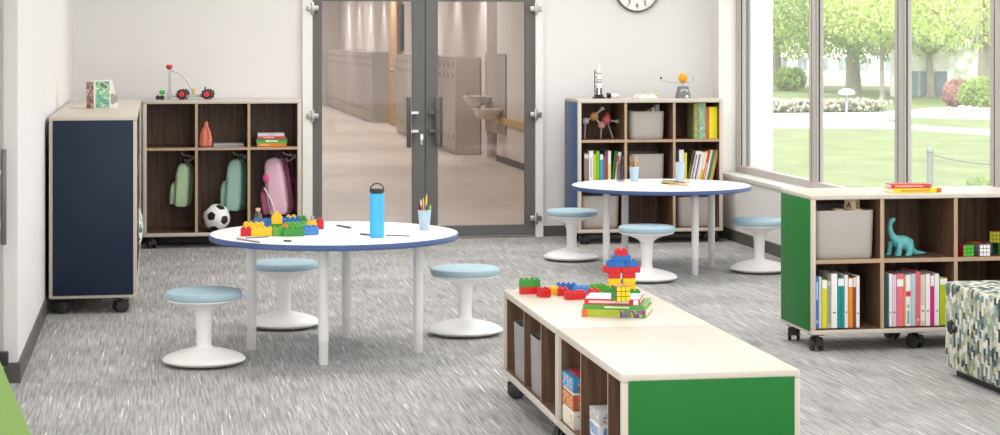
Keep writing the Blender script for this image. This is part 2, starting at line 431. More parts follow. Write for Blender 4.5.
# pale annex seen at the right
p = gpt(944, 97)
t = thing('annex', 'small white annex with blue glazed doors right of the trunks', 'building', p, R(-20))
MB().box(-1.5, 4, .1, 3, 0, 2.2).build('wall', bw, t); MB().box(-1.7, 4.2, -.1, 3.2, 2.2, 2.4).build('roof', pm('c9cbcc', .7), t)
for k in range(3): MB().box(-1.1+k*.42, -.75+k*.42, .04, .12, .02, .75).build('glazed_door', pm('7f95a6', .2, .1), t)
# trees
def leafmat(name, a, b):
    n = NT(name)
    no = n.n('ShaderNodeTexNoise', {'Vector': n.coord((1.3,)*3, 'Object'), 'Scale': 1., 'Detail': 4.})
    col = n.ramp(no.outputs[0], [(.35, a), (.65, b)])
    d = n.n('ShaderNodeBsdfDiffuse', {'Color': col}); tl = n.n('ShaderNodeBsdfTranslucent', {'Color': col})
    mx = n.n('ShaderNodeMixShader', {0: .45, 1: d.outputs[0], 2: tl.outputs[0]}); n.l(mx.outputs[0], n.out.inputs[0]); return n.m
LM = [leafmat('fresh_green_leaves', 'a0bc5c', 'd6e2a0'), leafmat('deep_green_leaves', '8ea858', 'c2d28e'), leafmat('yellow_green_leaves', 'b6ca70', 'e0e8ac')]
BK = pm('a39b8f', .9, .2, 6)
def leaves(m, c, rad, n_, s0, zmin=-9):
    for k in range(n_):
        while True:
            v = Vector((random.uniform(-1, 1), random.uniform(-1, 1), random.uniform(-1, 1)))
            if .35 < v.length < 1: break
        p = Vector(c)+Vector((v.x*rad[0], v.y*rad[1], v.z*rad[2]))
        if p.z < zmin: continue
        e = Euler((random.uniform(0, 6.3), random.uniform(0, 6.3), random.uniform(0, 6.3))).to_matrix(); s = s0*random.uniform(.6, 1.4)
        m.face([p+e@Vector((-s, 0, 0)), p+e@Vector((0, -s*.5, 0)), p+e@Vector((s, 0, 0)), p+e@Vector((0, s*.5, 0))])
def tree(label, px, py, h, cr, rz, cz, tr, lm, n_=2600, s0=.16, lean=0):
    p = gpt(px, py)
    t = thing('tree', label, 'tree', p, 0, 'trees on the lawn')
    m = MB(); m.tube([(0, 0, -.05), (.02, 0, .12), (lean*.3, 0, h*.3), (lean, .1, h)], [tr*1.5, tr*1.08, tr*.95, tr*.5], 10)
    for k in range(5):
        a = k*1.3+.4; m.tube([(lean*.7, 0, h*.62), (lean+cos(a)*cr*.3, sin(a)*cr*.3, h*.95), (lean+cos(a)*cr*.62, sin(a)*cr*.6, h*1.25)], [tr*.5, tr*.32, tr*.12], 6)
    m.build('trunk', BK, t)
    m = MB(); leaves(m, (lean, 0, cz), (cr, cr, rz), n_, s0)
    m.build('crown', LM[lm], t, smooth=0, recalc=False)
tree('broad tree with thick trunk beside the middle window post', 853, 92, 2.2, 4.4, 2.6, 3.5, .25, 1, 11000, .08)
tree('slender tree with thin pale trunk right of the thick trunk', 882, 99, 1.9, 2.2, 1.5, 3.0, .07, 2, 5000, .08)
tree('tree close to the middle window post with dark trunk', 902, 94, 2.2, 3.4, 2.3, 3.3, .16, 1, 9000, .085)
tree('light green tree filling the left window pane', 776, 90, 2.4, 4.0, 2.5, 3.4, .2, 0, 11000, .08)
tree('yellow green tree filling the top of the right window pane', 985, 104, 2.4, 3.6, 1.7, 3.1, .2, 2, 9000, .075)
tree('pale leafy tree behind the right window pane', 930, 97, 2.0, 3.0, 1.9, 3.1, .12, 0, 6500, .08)
def shrub(name, label, px, py, r, lm, mat=None, n_=1500, s0=.06, grp=None):
    p = gpt(px, py); t = thing(name, label, 'shrub', p, 0, grp)
    m = MB(); m.ball((0, 0, r[2]*.95), (r[0]*.86, r[1]*.86, r[2]*.86), 20, 12)
    core = m.build('branches', pm('6d7f48', .95, .2, 3) if mat is None else mat, t)
    m = MB(); leaves(m, (0, 0, r[2]*.98), r, n_, s0, .02); m.build('foliage', LM[lm] if mat is None else mat, t, smooth=0, recalc=False)
shrub('round_bush', 'clipped round green bush at the right window edge', 988, 112, (.72, .6, .42), 1, n_=3000)
shrub('red_bush', 'dusty red bush left of the clipped green bush', 958, 108, (.4, .4, .36), 0, leafmat('dusty_red_leaves', 'a9807a', 'c9a59a'), 1200)
shrub('small_shrub', 'small green shrub in front of the building at the left', 790, 91, (.55, .5, .4), 0, n_=900, s0=.1)
shrub('leafy_plant', 'low leafy plant behind the cabinet top at the right', 985, 196, (.2, .2, .1), 1, n_=260, s0=.04)
m = MB()
for k in range(60):
    p = gpt(random.uniform(944, 990), random.uniform(112.5, 117)); m.ball((p.x, p.y, GZ+.05), random.uniform(.05, .13), 7, 5)
tag(m.build('white_stones', pm('e6e4dc', .8, .1, 3)), 'pale stones bordering the bed under the bushes', 'stones', kind='stuff')
# path light, bollard with chain
p = gpt(846.5, 113)
t = thing('path_light', 'white path light on a post beside the flower border', 'lamp', p)
MB().cyl((0, 0, 0), (0, 0, .42), .035).build('post', pm('9aa3a8', .5), t); MB().lathe([(.05, .40), (.19, .43), (.2, .47), (.15, .53), (.06, .56)], 16).build('lamp_head', pm('cfd6da', .4), t)
p = gpt(930, 193); q = gpt(1060, 197)
t = thing('bollard', 'grey bollard post outside holding a hanging chain', 'bollard', p)
MB().lathe([(.034, 0), (.034, .44), (.04, .445), (.04, .47), (.028, .495), (.012, .505)], 14).build('post', pm('858684', .6), t)
v = q-p
MB().tube([(v.x*u, v.y*u, .43-.36*u*(1-u)*1.1) for u in [k/16 for k in range(17)]], .008, 6).build('chain', pm('6b6d6c', .5), t)
tag(MB().lathe([(.034, 0), (.034, .44), (.04, .445), (.04, .47), (.028, .495), (.012, .505)], 14).build('bollard', pm('858684', .6)), 'second grey bollard holding the far end of the chain', 'bollard').location = q
struct(sbox('pier_outside', pm('f4f4f2', .7), XR+.24, XR+.42, YW-.05, YW+.3, GZ, 3))
struct(sbox('roof_outside', pm('e4e4e2', .8), XR+.22, XR+.5, Y0, YB, 2.75, 3.0))

# ================================================================== CABINETS
def caster_mesh():
    m = MB()
    m.box(-.028, .028, -.03, .03, .078, .088).cyl((0, 0, .06), (0, 0, .08), .012, n=10)
    m.prism([(-.012, -.036), (.012, -.036), (.012, .03), (-.012, .03)], .03, .068)
    c = m.build('caster', 'dark'); me = c.data; bpy.data.objects.remove(c)
    w = MB(); w.tube([(-.026, 0, .034), (-.024, 0, .034), (-.014, 0, .034), (-.012, 0, .034)], [.029, .034, .034, .029], 20); q = w.build('caster_wheel', 'dark'); wm = q.data; bpy.data.objects.remove(q)
    return me, wm
CME, WME = caster_mesh()
def add_caster(root, x, y, rz=0):
    c = inst('caster', CME, root, (x, y, 0), rz); c.scale = (1.15, 1.15, 1.)
    inst('caster_wheel', WME, c); inst('caster_wheel', WME, c, (.038, 0, 0))
def cabinet(label, W, D, H, divs, shelves, loc, rz, panels=(None, None), group=None, ft=.026, dt=.02, casters=None, name='storage_cabinet', top_over=0):
    """local frame: x along the open front, open side faces -y, front at y=0"""
    t = thing(name, label, 'cabinet', loc, rz, group)
    z0 = .088
    MB().box(-top_over, W+top_over, -top_over, D, H-ft, H, bev=.004).build('top_panel', 'maple', t)
    MB().box(0, W, 0, D, z0, z0+ft, bev=.003).build('bottom_panel', 'maple', t)
    inner = MB(); inner.box(ft, W-ft, .004, D-.02, z0+ft, z0+ft+.002); inner.build('bottom_liner', 'walnut', t)
    for k, (x0, x1) in enumerate(((0, ft), (W-ft, W))):
        m = MB(); m.box(x0, x1, 0, D, z0+ft, H-ft, bev=.002)
        m.i = 1
        xi = (ft, ft+.002) if k == 0 else (W-ft-.002, W-ft)
        m.box(xi[0], xi[1], .012, D-.02, z0+ft, H-ft)
        sp = m.build('side_panel', ['maple', 'walnut'], t)
        if panels[k]:
            xo = -.006 if k == 0 else W
            MB().box(xo, xo+.006, .02, D-.02, z0+.017, H-.021, bev=.001).build('end_panel', panels[k], sp)
    MB().box(ft, W-ft, D-.02, D, z0+ft, H-ft).build('back_panel', 'walnut', t)
    for x in divs:
        m = MB(); m.box(x-dt/2, x+dt/2, .006, D-.02, z0+ft, H-ft, front=1); m.build('divider', ['walnut', 'edge'], t)
    xs = [ft]+list(divs)+[W-ft]
    for z in shelves:
        for a, b in zip(xs, xs[1:]):
            m = MB(); m.box(a+(dt/2 if a != ft else 0), b-(dt/2 if b != W-ft else 0), .006, D-.02, z-dt, z, front=1); m.build('shelf', ['walnut', 'edge'], t)
    for x, y in (casters or ((.06, .06), (W-.06, .06), (.06, D-.06), (W-.06, D-.06))): add_caster(t, x, y, random.uniform(-.5, .5))
    return t

CT = 1.095
# left cabinet along the left wall (open side faces the room, +x)
cabL = cabinet('navy ended tall cabinet standing lengthwise along the left wall', 3.3, .478, CT, [.55, 1.1, 1.65, 2.2, 2.75], [.42, .73], (-.099, 11.2, 0), pi/2, (M['navy'], None), casters=((.06, .09), (.06, .41), (3.2, .09), (3.2, .41)))
# cubby cabinet against the back wall
C1Y = 14.6
c1x = lambda px: atY(px, C1Y)+.086
cab1 = cabinet('dark walnut cubby cabinet with pale frame holding backpacks on the back wall', 1.145, .445, 1.08, [c1x(196.5), c1x(249)], [.735], (-.086, C1Y, 0), 0, (None, None))
def hook(x, z, y=.2):
    m = MB(); m.cyl((x, y, z), (x-.02, y, z), .018, n=12)
    m.tube([(x-.01, y, z), (x-.06, y-.005, z+.012), (x-.085, y-.005, z+.02), (x-.095, y, z+.035)], .006, 6)
    m.tube([(x-.01, y, z-.01), (x-.035, y, z-.03), (x-.06, y-.01, z-.035), (x-.07, y-.01, z-.015)], .006, 6)
    m.tube([(x-.01, y-.01, z), (x-.03, y-.05, z+.005), (x-.04, y-.08, z+.02)], .006, 6)
    return m.build('coat_hook', pm('dcdcda', .3, .03, metal=.4), cab1)
for x in (c1x(195), c1x(247.5), 1.145-.028): hook(x, .655)
# three by three cabinet by the window
C2Y = 14.35; C2X = atY(578, C2Y)
c2x = lambda px: atY(px, C2Y)-C2X
cab2 = cabinet('blue ended three by three cubby cabinet in the right back corner', atY(723, C2Y)-C2X, .48, 1.078, [c2x(626), c2x(674.5)], [.452, .778], (C2X, C2Y, 0), 0, (M['blue'], None))
# green ended cabinet below the window
C3Y = 9.2; C3X = 3.137
cab3 = cabinet('green ended low cabinet with three cubby columns below the window', 1.125, .48, .765, [.362, .742], [.452], (C3X, C3Y, 0), 0, (M['green'], None), ft=.022, casters=((.05, .08), (.56, .08), (.05, .42), (.57, .42), (1.06, .08), (1.06, .42)))
# long low cabinet in the foreground: two units in a row, open to the left (-x)
FX0, FX1, FY0, FYM, FY1 = 1.468, 2.06, 6.155, 7.20, 8.345
FH = .452
def frontcab(label, y0, y1, pxs, panels):
    W = y1-y0
    d = [y1-atX(p, FX0) for p in pxs]
    return cabinet(label, W, FX1-FX0, FH, d, [], (FX0, y1, 0), -pi/2, panels, ft=.028, dt=.012, casters=((.07, .05), (W-.09, .05), (.07, FX1-FX0-.08), (W-.09, FX1-FX0-.08)), name='low_cabinet')
fc2 = frontcab('nearer low cabinet of the pair with bright green end panel', FY0, FYM-.002, (579, 606), (None, M['green']))
fc1 = frontcab('farther low cabinet of the pair carrying toy bricks and books', FYM+.002, FY1, (522.5, 539.5), (M['green'], None))

# ================================================================== TABLES AND STOOLS
def table(label):
    t = thing('round_table', label, 'table', (0, 0, 0), 0, 'round activity tables')
    m = MB(); m.lathe([(.602, .553), (.606, .556), (.606, .574), (.602, .58)], 96, caps=(True, False)); m.build('edge_band', 'band', t)
    m = MB(); m.lathe([(.602, .5765), (.6015, .58)], 96, caps=(False, True)); m.build('tabletop', 'top', t)
    for x, y in ((-.395, .13), (-.085, -.38), (.1, .43), (.4, -.1)):
        m = MB(); m.lathe([(.024, .11), (.024, .555), (.05, .556)], 20, (x, y, 0)); l = m.build('leg', 'legw', t)
        m = MB(); m.lathe([(.021, 0), (.0225, .004), (.0225, .112)], 20, (x, y, 0)); m.build('leg_foot', pm('dedbd8', .3, .03, 20, metal=.05), l)
    return t
T1 = (.862, 9.655); T2 = (3.303, 12.74)
tab1 = place(table('nearer round white table with navy edge holding the blue bottle'), (*T1, 0), 0)
tab2 = dup(tab1, (*T2, 0), R(33), 'farther round white table with navy edge near the window'); tab2.scale = (.982, .982, .966)
def stool(label):
    t = thing('wobble_stool', label, 'stool', (0, 0, 0), 0, 'wobble stools')
    MB().lathe([(.02, 0), (.10, .002), (.16, .009), (.188, .019), (.194, .026), (.1915, .033), (.182, .041), (.158, .0525), (.125, .063), (.09, .072), (.06, .0785), (.042, .083), (.036, .09), (.034, .12), (.0355, .18), (.040, .236), (.044, .25), (.062, .266), (.1, .283), (.14, .294), (.166, .301), (.173, .306), (.17, .311)], 48).build('pedestal', 'plastic', t)
    MB().lathe([(.165, .309), (.175, .312), (.179, .319), (.179, .334), (.175, .343), (.165, .348), (.11, .351), (.04, .352)], 48).build('seat_cushion', 'cushion', t)
    return t
spots = [(204, 364.5, 'white stool with blue cushion standing nearest the camera, left of the front table'),
         (284, 327, 'white stool with blue cushion behind the left legs of the front table'),
         (465, 334.5, 'white stool with blue cushion right of the front table'),
         (571.7, 260, 'white stool with blue cushion left of the back table, near the glass doors'),
         (646.7, 281, 'white stool with blue cushion in front of the back table, behind the brick house'),
         (759.3, 272, 'white stool with blue cushion right of the back table, beside the green cabinet')]
st0 = None
for px, py, lb in spots:
    p = on(px, py)
    if st0 is None: st0 = place(stool(lb), p)
    else: dup(st0, p, random.uniform(0, 3), lb)

# ================================================================== OTTOMAN AND POUF
fab = cells('woven_block_pattern', ['e6e0d0', '9fb0a0', 'cfcdb8', '2f3a3c', 'e9e6da', '5f7c80', 'b9b58f', '8b9c93', 'ddd6c2', '46565a', 'c9cfc4', '9aa07c'], 46, 34)
ox, oy, oz = 3.55, 7.62, .0
t = thing('ottoman', 'square ottoman in grey green and black woven block pattern at the right edge', 'ottoman', (3.527, 7.85, 0))
m = MB(); m.box(.008, .69, -.68, .672, .036, .425, bev=.018, seg=3); m.build('upholstery', fab, t)
MB().box(.05, .65, -.65, .63, 0, .036).build('plinth', 'dark', t)
MB().tube([(0, .56, .255), (-.012, .56, .25), (-.014, .555, .22), (-.003, .55, .205)], .012, 8).build('pull_tab', 'dark', t)
gf = pm('84a552', .95, .12, 160, bump=.25)
t = thing('floor_pouf', 'lime green tapered fabric pouf in the lower left corner', 'pouf', (-.742, 6.8, 0), 0)
rows = [[(x, y, z) for x, y in rrect(2*(.36-.39*z)*q, 2*(.42-.12*z)*q, .03*q)] for z, q in ((0, .97), (.015, 1.), (.1, 1.), (.3, 1.), (.42, 1.), (.445, .97), (.455, .85), (.458, .3))]
MB().grid(rows).build('upholstery', gf, t)

# ================================================================== BINS
def bin_mesh(w, d, h, name='storage_bin', mat='bin', parent=None):
    m = MB(); rows = []
    r = .035
    for z, k in ((0, .93), (.008, .955), (.03, .965), (h-.004, 1.), (h, .995), (h, .965), (h-.004, .955), (.03, .92), (.02, .9)):
        rows.append([(x, y, z) for x, y in rrect(w*k, d*(1-(1-k)*w/d), r*k)])
    m.grid(rows); return m.build(name, mat, parent)
M['binshade'] = pm('98938f', .7, .04, 60)  # darker copy of the bin grey, the compartment's shade put into the colour
def add_bin(label, px0, px1, pyt, pyb, Y, d=.34, group='grey storage bins', z=None):
    x0, x1 = atY(px0, Y), atY(px1, Y); z0 = zat((px0+px1)/2, pyb, Y) if z is None else z; z1 = zat((px0+px1)/2, pyt, Y)
    o = bin_mesh(x1-x0, d, z1-z0); o.location = ((x0+x1)/2, Y+d/2, z0)
    return tag(o, label, 'bin', group)
S1, S2, B2 = .7785, .4525, .1165
add_bin('grey bin with toys poking out in the top middle cubby of the blue ended cabinet', 629.5, 665, 111.5, 140, 14.42, .36, z=S1)
add_bin('grey bin in the middle row of the blue ended cabinet, behind the pencil cup', 630, 665, 154, 183, 14.42, .36, z=S2)
add_bin('grey bin in the bottom left cubby of the blue ended cabinet', 581, 620, 196, 228, 14.42, .36, z=B2)
add_bin('grey bin in the bottom right cubby of the blue ended cabinet', 678, 714, 197, 228, 14.42, .36, z=B2)
add_bin('large grey bin holding letter cubes in the green ended cabinet', 814.2, 875.4, 210.6, 259, 9.228, .42, z=.4525)
# bins in the far low cabinet, turned to the aisle
for lb, pa, pb in (('grey bin in the farthest compartment of the low cabinet', 512.5, 521.8), ('grey bin in the second compartment of the low cabinet', 529, 538.8)):
    ya, yb = atX(pb, FX0+.012), atX(pa, FX0+.012)
    o = bin_mesh(min(abs(ya-yb), .35), .4, .225, mat='binshade'); o.location = (FX0+.012+.2, (ya+yb)/2, .117); o.rotation_euler = (0, 0, pi/2)
    tag(o, lb, 'bin', 'bins in the low cabinet')

# ================================================================== BOOKS
def book(label, t_, d, h, col, loc, rot=(0, 0, 0), band=None, stripe=None, group=None, cover_mat=None):
    """spine faces -y; thickness along x, height along z"""
    r = thing('book', label, 'book', loc, tuple(rot), group)
    c = cover_mat or pm(col, .45, .04, 40); b = min(.003, t_*.16)
    m = MB(); m.box(0, t_, 0, b, 0, h).box(0, b, b, d, 0, h).box(t_-b, t_, b, d, 0, h)
    m.build('cover', c, r)
    MB().box(b, t_-b, b, d-.004, .003, h-.004).build('page_block', 'page', r)
    if band:
        z0, z1, bc = band
        MB().box(.0008, t_-.0008, -.0012, 0, z0*h, z1*h).build('spine_label', pm(bc, .5, .03, 40), r)
    if stripe:
        m = MB()
        for z0, z1 in stripe[1:]: m.box(t_*.3, t_*.7, -.0014, 0, z0*h, z1*h)
        m.build('spine_title', pm(stripe[0], .5), r)
    return r
def shelf_books(specs, Y, z, d, group, where):
    for px0, px1, pt, col, band, stripe, lb, *lean in specs:
        x0, x1 = atY(px0, Y), atY(px1, Y); h = zat(px0, pt, Y)-z
        a = R(lean[0]) if lean else 0
        t_ = (x1-x0)*.97
        book(lb+' '+where, t_, d, h if not a else h/cos(a)-t_*sin(a), col, (x0, Y, z+t_*sin(a)+.0003), (0, a, 0), band, stripe, group)
W1 = (.80, .985, 'f2f0ec')
shelf_books([
 (814.0, 815.6, 278, 'c9727c', None, None, 'thin rose book at the left end of the row'),
 (815.7, 818.6, 277, '4a77c0', None, ('dfe8f6', (.1, .16), (.55, .9)), 'royal blue book with white title'),
 (818.9, 821.6, 277, 'c9d6da', None, None, 'pale blue grey book right of the royal blue book'),
 (822.1, 827.2, 280, 'e0d51c', (.82, .985, 'f2f0ec'), None, 'bright yellow book with white top band'),
 (827.5, 831.0, 281, 'b7bdb0', None, ('7f8a80', (.1, .9),), 'grey green book right of the yellow book'),
 (831.5, 837.4, 274, 'f0eeeb', None, ('b5524a', (.27, .3),), 'tall white book in the middle of the row'),
 (838.0, 844.4, 278, '119a8d', (.84, .985, 'eef0ee'), ('0d7f86', (.03, .8),), 'teal book with white top band'),
 (844.8, 848.0, 275, 'ecebe8', None, ('55524e', (.28, .31),), 'white book right of the teal book'),
 (848.4, 852.8, 278, 'ee8a1e', (.82, .985, 'f2efea'), None, 'orange book with white top band'),
 (853.0, 856.0, 277, '8d4a3c', (.8, .985, 'e9d9d0'), None, 'brown red book right of the orange book'),
 (856.4, 859.6, 276, 'f3f1ee', None, ('8d8984', (.26, .29),), 'white book at the right end of the row'),
], 9.222, .1165, .19, 'books in the lower left cubby of the green ended cabinet', 'in the lower left cubby')
shelf_books([
 (885.2, 888.8, 276, '2c5560', None, None, 'dark teal book at the left end'),
 (889.2, 892.2, 274, 'f2f0ee', None, ('9a9590', (.25, .28),), 'narrow white book right of the dark teal book'),
 (892.5, 896.4, 275, 'e6c9d6', None, ('6e4a5a', (.26, .29),), 'pale mauve book'),
 (896.8, 903.8, 274, 'ee7488', (.76, .9, 'f4efee'), None, 'wide coral pink book with white band'),
 (904.1, 905.6, 276, 'f0a63c', None, None, 'thin orange book right of the coral book'),
 (905.9, 910.8, 275, 'eef0f0', (.58, .68, 'e2345c'), ('7fa9c0', (.05, .3), (.36, .42)), 'white book with a crimson square'),
 (911.2, 915.7, 274, 'bccfd2', None, None, 'pale aqua book'),
 (916.1, 920.1, 272, 'ea6578', None, ('f7d3d9', (.1, .14),), 'tall salmon red book'),
 (920.5, 925.4, 275, 'd9cdb8', (.1, .4, 'efe6d4'), ('4c463c', (.28, .31),), 'beige book right of the salmon red book'),
 (925.8, 930.2, 274, 'f3f1ef', None, ('8a8682', (.27, .3),), 'white book left of the magenta book'),
 (930.5, 934.2, 275, 'd81a80', (.78, .985, 'f2eff0'), None, 'magenta book with white top'),
 (934.6, 939.2, 274, 'f0efed', None, ('a09c98', (.27, .3),), 'white book right of the magenta book'),
 (939.8, 947.5, 278, 'b4c21c', (.86, .985, 'eff0e4'), None, 'wide lime book beside the ottoman'),
], 9.222, .1165, .19, 'books in the lower middle cubby of the green ended cabinet', 'in the lower middle cubby')
shelf_books([
 (584.3, 588.7, 153, '8d7a78', (.82, .95, 'e4dedb'), None, 'mauve grey book at the left end'),
 (589.0, 593.6, 151, 'f0eeec', None, ('c9c4c0', (.2, .8),), 'wide white book'),
 (594.0, 595.8, 154, 'dfd224', None, None, 'thin yellow book left of the lime book'),
 (596.0, 599.6, 151, '79bb2c', None, None, 'lime green book'),
 (600.0, 603.2, 154, '3f9cc4', (.8, .97, 'e4ecee'), None, 'sky blue book'),
 (603.4, 605.0, 156, '8f6b3e', None, None, 'thin brown book'),
 (605.2, 608.0, 152, '8f3f74', None, None, 'plum book'),
 (608.2, 611.0, 151, 'f2efdc', (.1, .6, 'eadf8a'), None, 'cream book with yellow band'),
 (611.6, 614.6, 151, '2f6638', None, None, 'dark green leaning book', 6),
 (614.4, 617.4, 152, 'e9ebe6', None, ('9db0a0', (.1, .9),), 'white leaning book', 8),
], 14.40, S2, .22, 'books in the middle left cubby of the blue ended cabinet', 'in the middle left cubby')
shelf_books([
 (679.2, 684.0, 150, 'eff1f2', None, None, 'upright white book'),
 (684.3, 687.0, 153, 'd6cf4a', None, None, 'upright yellow book'),
 (687.2, 689.6, 151, '6a6a38', (.55, .95, '2f3a2a'), None, 'olive book with dark band leaning', 12),
 (689.9, 692.8, 151, 'efeeec', None, ('a4485a', (.05, .9),), 'white leaning book with wine red title', 12),
 (693.1, 696.0, 151, 'f1f0ef', None, ('2b2f4a', (.05, .9),), 'white leaning book with navy title', 12),
 (696.3, 699.0, 152, 'e8e6e2', None, None, 'plain white leaning book', 12),
 (699.3, 701.8, 151, 'edb81e', (.4, .95, 'f3e9c8'), None, 'amber leaning book with pale band', 12),
 (702.0, 704.4, 150, 'd0342c', None, ('f0d0cc', (.1, .6),), 'red leaning book', 12),
 (704.6, 706.4, 150, 'eef0ec', None, None, 'thin white leaning book', 12),
 (706.7, 709.0, 150, '3d8c46', None, None, 'green leaning book', 12),
 (709.3, 712.4, 150, 'cfa566', None, None, 'tan leaning book at the right end', 12),
], 14.40, S2, .22, 'books in the middle right cubby of the blue ended cabinet', 'in the middle right cubby')
mosaic = blotch('mottled_bright_cover', [(.0, '2f7f86'), (.38, 'd8b43c'), (.46, '3c9a5a'), (.54, 'c9552e'), (.6, '4fb0a8'), (.68, 'e8d9a0')], (60, 45, 1))
mosaic2 = blotch('mottled_teal_cover', [(.0, 'a6cfc0'), (.4, '4fa39a'), (.5, 'd9c65a'), (.56, '3b8c88'), (.64, 'e4efe2')], (70, 40, 1))
for px0, px1, pt, col, cm, lb in ((694, 698.2, 103.5, 'a', mosaic, 'mottled multicoloured book, leftmost in the top right cubby of the blue ended cabinet'), (698.6, 705.6, 103, 'b', mosaic2, 'wide mottled teal book in the top right cubby of the blue ended cabinet'),
                              (706, 708.8, 107, 'c9652c', None, 'thin rust book left of the plain yellow book'), (709.2, 717.2, 107, 'f4e414', None, 'wide plain yellow book in the top right cubby of the blue ended cabinet')):
    x0, x1 = atY(px0, 14.40), atY(px1, 14.40)
    book(lb, x1-x0, .2, zat(px0, pt, 14.40)-S1, col, (x0, 14.40, S1), (0, 0, 0), group='books in the top right cubby of the blue ended cabinet', cover_mat=cm)
def lying(label, px0, px1, Y, z, t_, d, col, rz=0, band=None, stripe=None, group=None, cover_mat=None):
    x0, x1 = atY(px0, Y), atY(px1, Y)
    q = Euler((0, pi/2, 0)).to_matrix(); e = (Matrix.Rotation(rz, 3, 'Z') @ q).to_euler()
    return book(label, t_, d, (x1-x0)/max(.3, cos(rz)), col, (x0, Y, z+t_), tuple(e), band, stripe, group, cover_mat)
z = .7355; g = 'books stacked in the top right cubby of the backpack cabinet'
for (a, b, t_, col, lb, st, dy) in ((257.2, 286.6, .0235, 'ef8a1e', 'orange book at the bottom of the stack of four above the pink backpack', ('f4c27a', (.1, .4)), 0),
                            (256.4, 287.2, .031, '3cb44a', 'green book second from the bottom of the stack above the pink backpack', ('e6f6dc', (.3, .7)), .01),
                            (257.4, 285.6, .018, 'd93a28', 'red book second from the top of the stack above the pink backpack', ('f5b8a8', (.2, .6)), 0),
                            (257.6, 284.4, .023, 'cdd4e0', 'pale blue grey book on top of the stack above the pink backpack', ('e8a070', (.4, .6)), .01)):
    lying(lb, a, b, 14.68+dy, z, t_, .17, col, 0, None, st, g); z += t_+.0004
lying('thin grey tablet like book in the top middle cubby of the backpack cabinet', 213.5, 243.5, 14.68, .7355, .022, .19, 'b9bcc0', 0, None, ('8a8d92', (.05, .95)))
lying('thin yellow book lying under the red one on the window cabinet', 894, 942.5, 9.27, .7655, .022, .12, 'e3cf26', R(3), (.9, .99, 'd2541e'), ('d89a28', (.15, .75)))
lying('thin red book lying on top of the yellow one on the window cabinet', 891, 930, 9.29, .788, .02, .10, 'c8413a', R(-4), None, ('e9a49a', (.1, .8)))
# three books under the puzzle cube on the low cabinet
p = on(581.5, 316.8, FH)
z = FH+.0005
pic = blotch('busy_purple_green_cover', [(.0, '6b2f86'), (.42, 'a63c9c'), (.5, '3f8a3c'), (.6, 'c9c83a')], (28, 60, 1))
for (t_, L, col, cm, lb, st, dx, dr, d) in ((.030, .25, 'a7b32a', None, 'thick lime and purple book at the bottom of the stack on the low cabinet', None, 0, -20, .25),
                          (.016, .238, '4b9c3c', None, 'green book in the middle of the stack on the low cabinet', ('d3ecc4', (.35, .75)), .006, -20, .24),
                          (.022, .215, 'd42a36', None, 'red spined book on top of the stack on the low cabinet', ('f2cfc4', (.08, .8)), .012, -19, .185)):
    q = Euler((0, pi/2, 0)).to_matrix(); e = (Matrix.Rotation(R(dr), 3, 'Z') @ q).to_euler()
    b = book(lb, t_, d, L, col, (p.x+dx, p.y+dx*.3, z+t_), tuple(e), None, st, 'books stacked on the low cabinet', cm)
    if col == 'a7b32a':
        MB().box(.001, t_-.001, -.0014, 0, L*.6, L*.985).build('spine_picture', pic, b); MB().box(.001, t_-.001, -.0014, 0, L*.01, L*.09).build('spine_corner', pm('d9653a', .5), b)
    if col == 'd42a36':
        sky = blotch('pale_blue_cloud_cover', [(.3, 'f2f4f6'), (.5, 'b9d3ee'), (.62, '86b4e2')], (14, 14, 1), interp='EASE')
        MB().box(-.0008, 0, .004, d-.002, .004, L-.004).build('front_picture', sky, b)
        MB().box(.002, t_-.002, -.0016, 0, L*.88, L*.97).build('spine_badge', pm('e9eef4', .5), b)
    z += t_+.0004
ZB = z
# books standing on the left cabinet
YL = 12.55
def onL(px): return atY(px, YL)
bl = (M['navy'],)
cv = blotch('woodland_picture_cover', [(.0, '6fae9c'), (.44, '8fcfb4'), (.52, 'e3eec0'), (.6, '4f8f80'), (.66, '9a7a44')], (26, 22, 1))
cv2 = blotch('brown_pink_spine', [(.0, '5f4c38'), (.4, '8d6f5a'), (.5, 'd8b8b4'), (.58, '4a4136'), (.66, 'a89a70')], (40, 25, 1))
zt = CT+.0005
def hL(py): return zat(100, py, YL)-zt
x0, x1 = onL(86.2), onL(93)
book('brown patterned upright book at the left on the navy ended cabinet', x1-x0, .16, hL(82), '5f4c38', (x0, YL, zt), (0, 0, 0), group=None, cover_mat=cv2)
x0, x1 = onL(93.6), onL(109.5)
t = thing('book', 'teal woodland picture book facing forward on the navy ended cabinet', 'book', (x0, YL-.005, zt))
MB().box(0, x1-x0, 0, .003, 0, hL(80)).box(0, .003, .003, .1, 0, hL(80)).build('cover', 'white', t)
MB().box(.004, x1-x0-.001, .003, .02, .002, hL(80.5)).build('page_block', 'page', t)
MB().box(.012, x1-x0-.001, -.001, 0, .004, hL(81.5)).build('front_picture', cv, t)
x0, x1, x2 = onL(109), onL(112), onL(118.5); h = hL(80)
t = thing('book', 'white slanted book with grey drawing at the right on the navy ended cabinet', 'book', (x0, YL+.03, zt))
m = MB(); m.grid([[(-.03, y, 0), (x2-x0, y, 0), (x1-x0, y, h), (-.03, y, h)] for y in (0, .012)]); m.build('cover', 'white', t)
m = MB()
for k in range(7): m.ball((.028+.012*cos(k*2.1), -.001, .045+.02*sin(k*2.1)+.004*k), (.012, .0012, .013), 10, 6)
m.build('front_picture', pm('a9a7a4', .7, .3, 90), t)

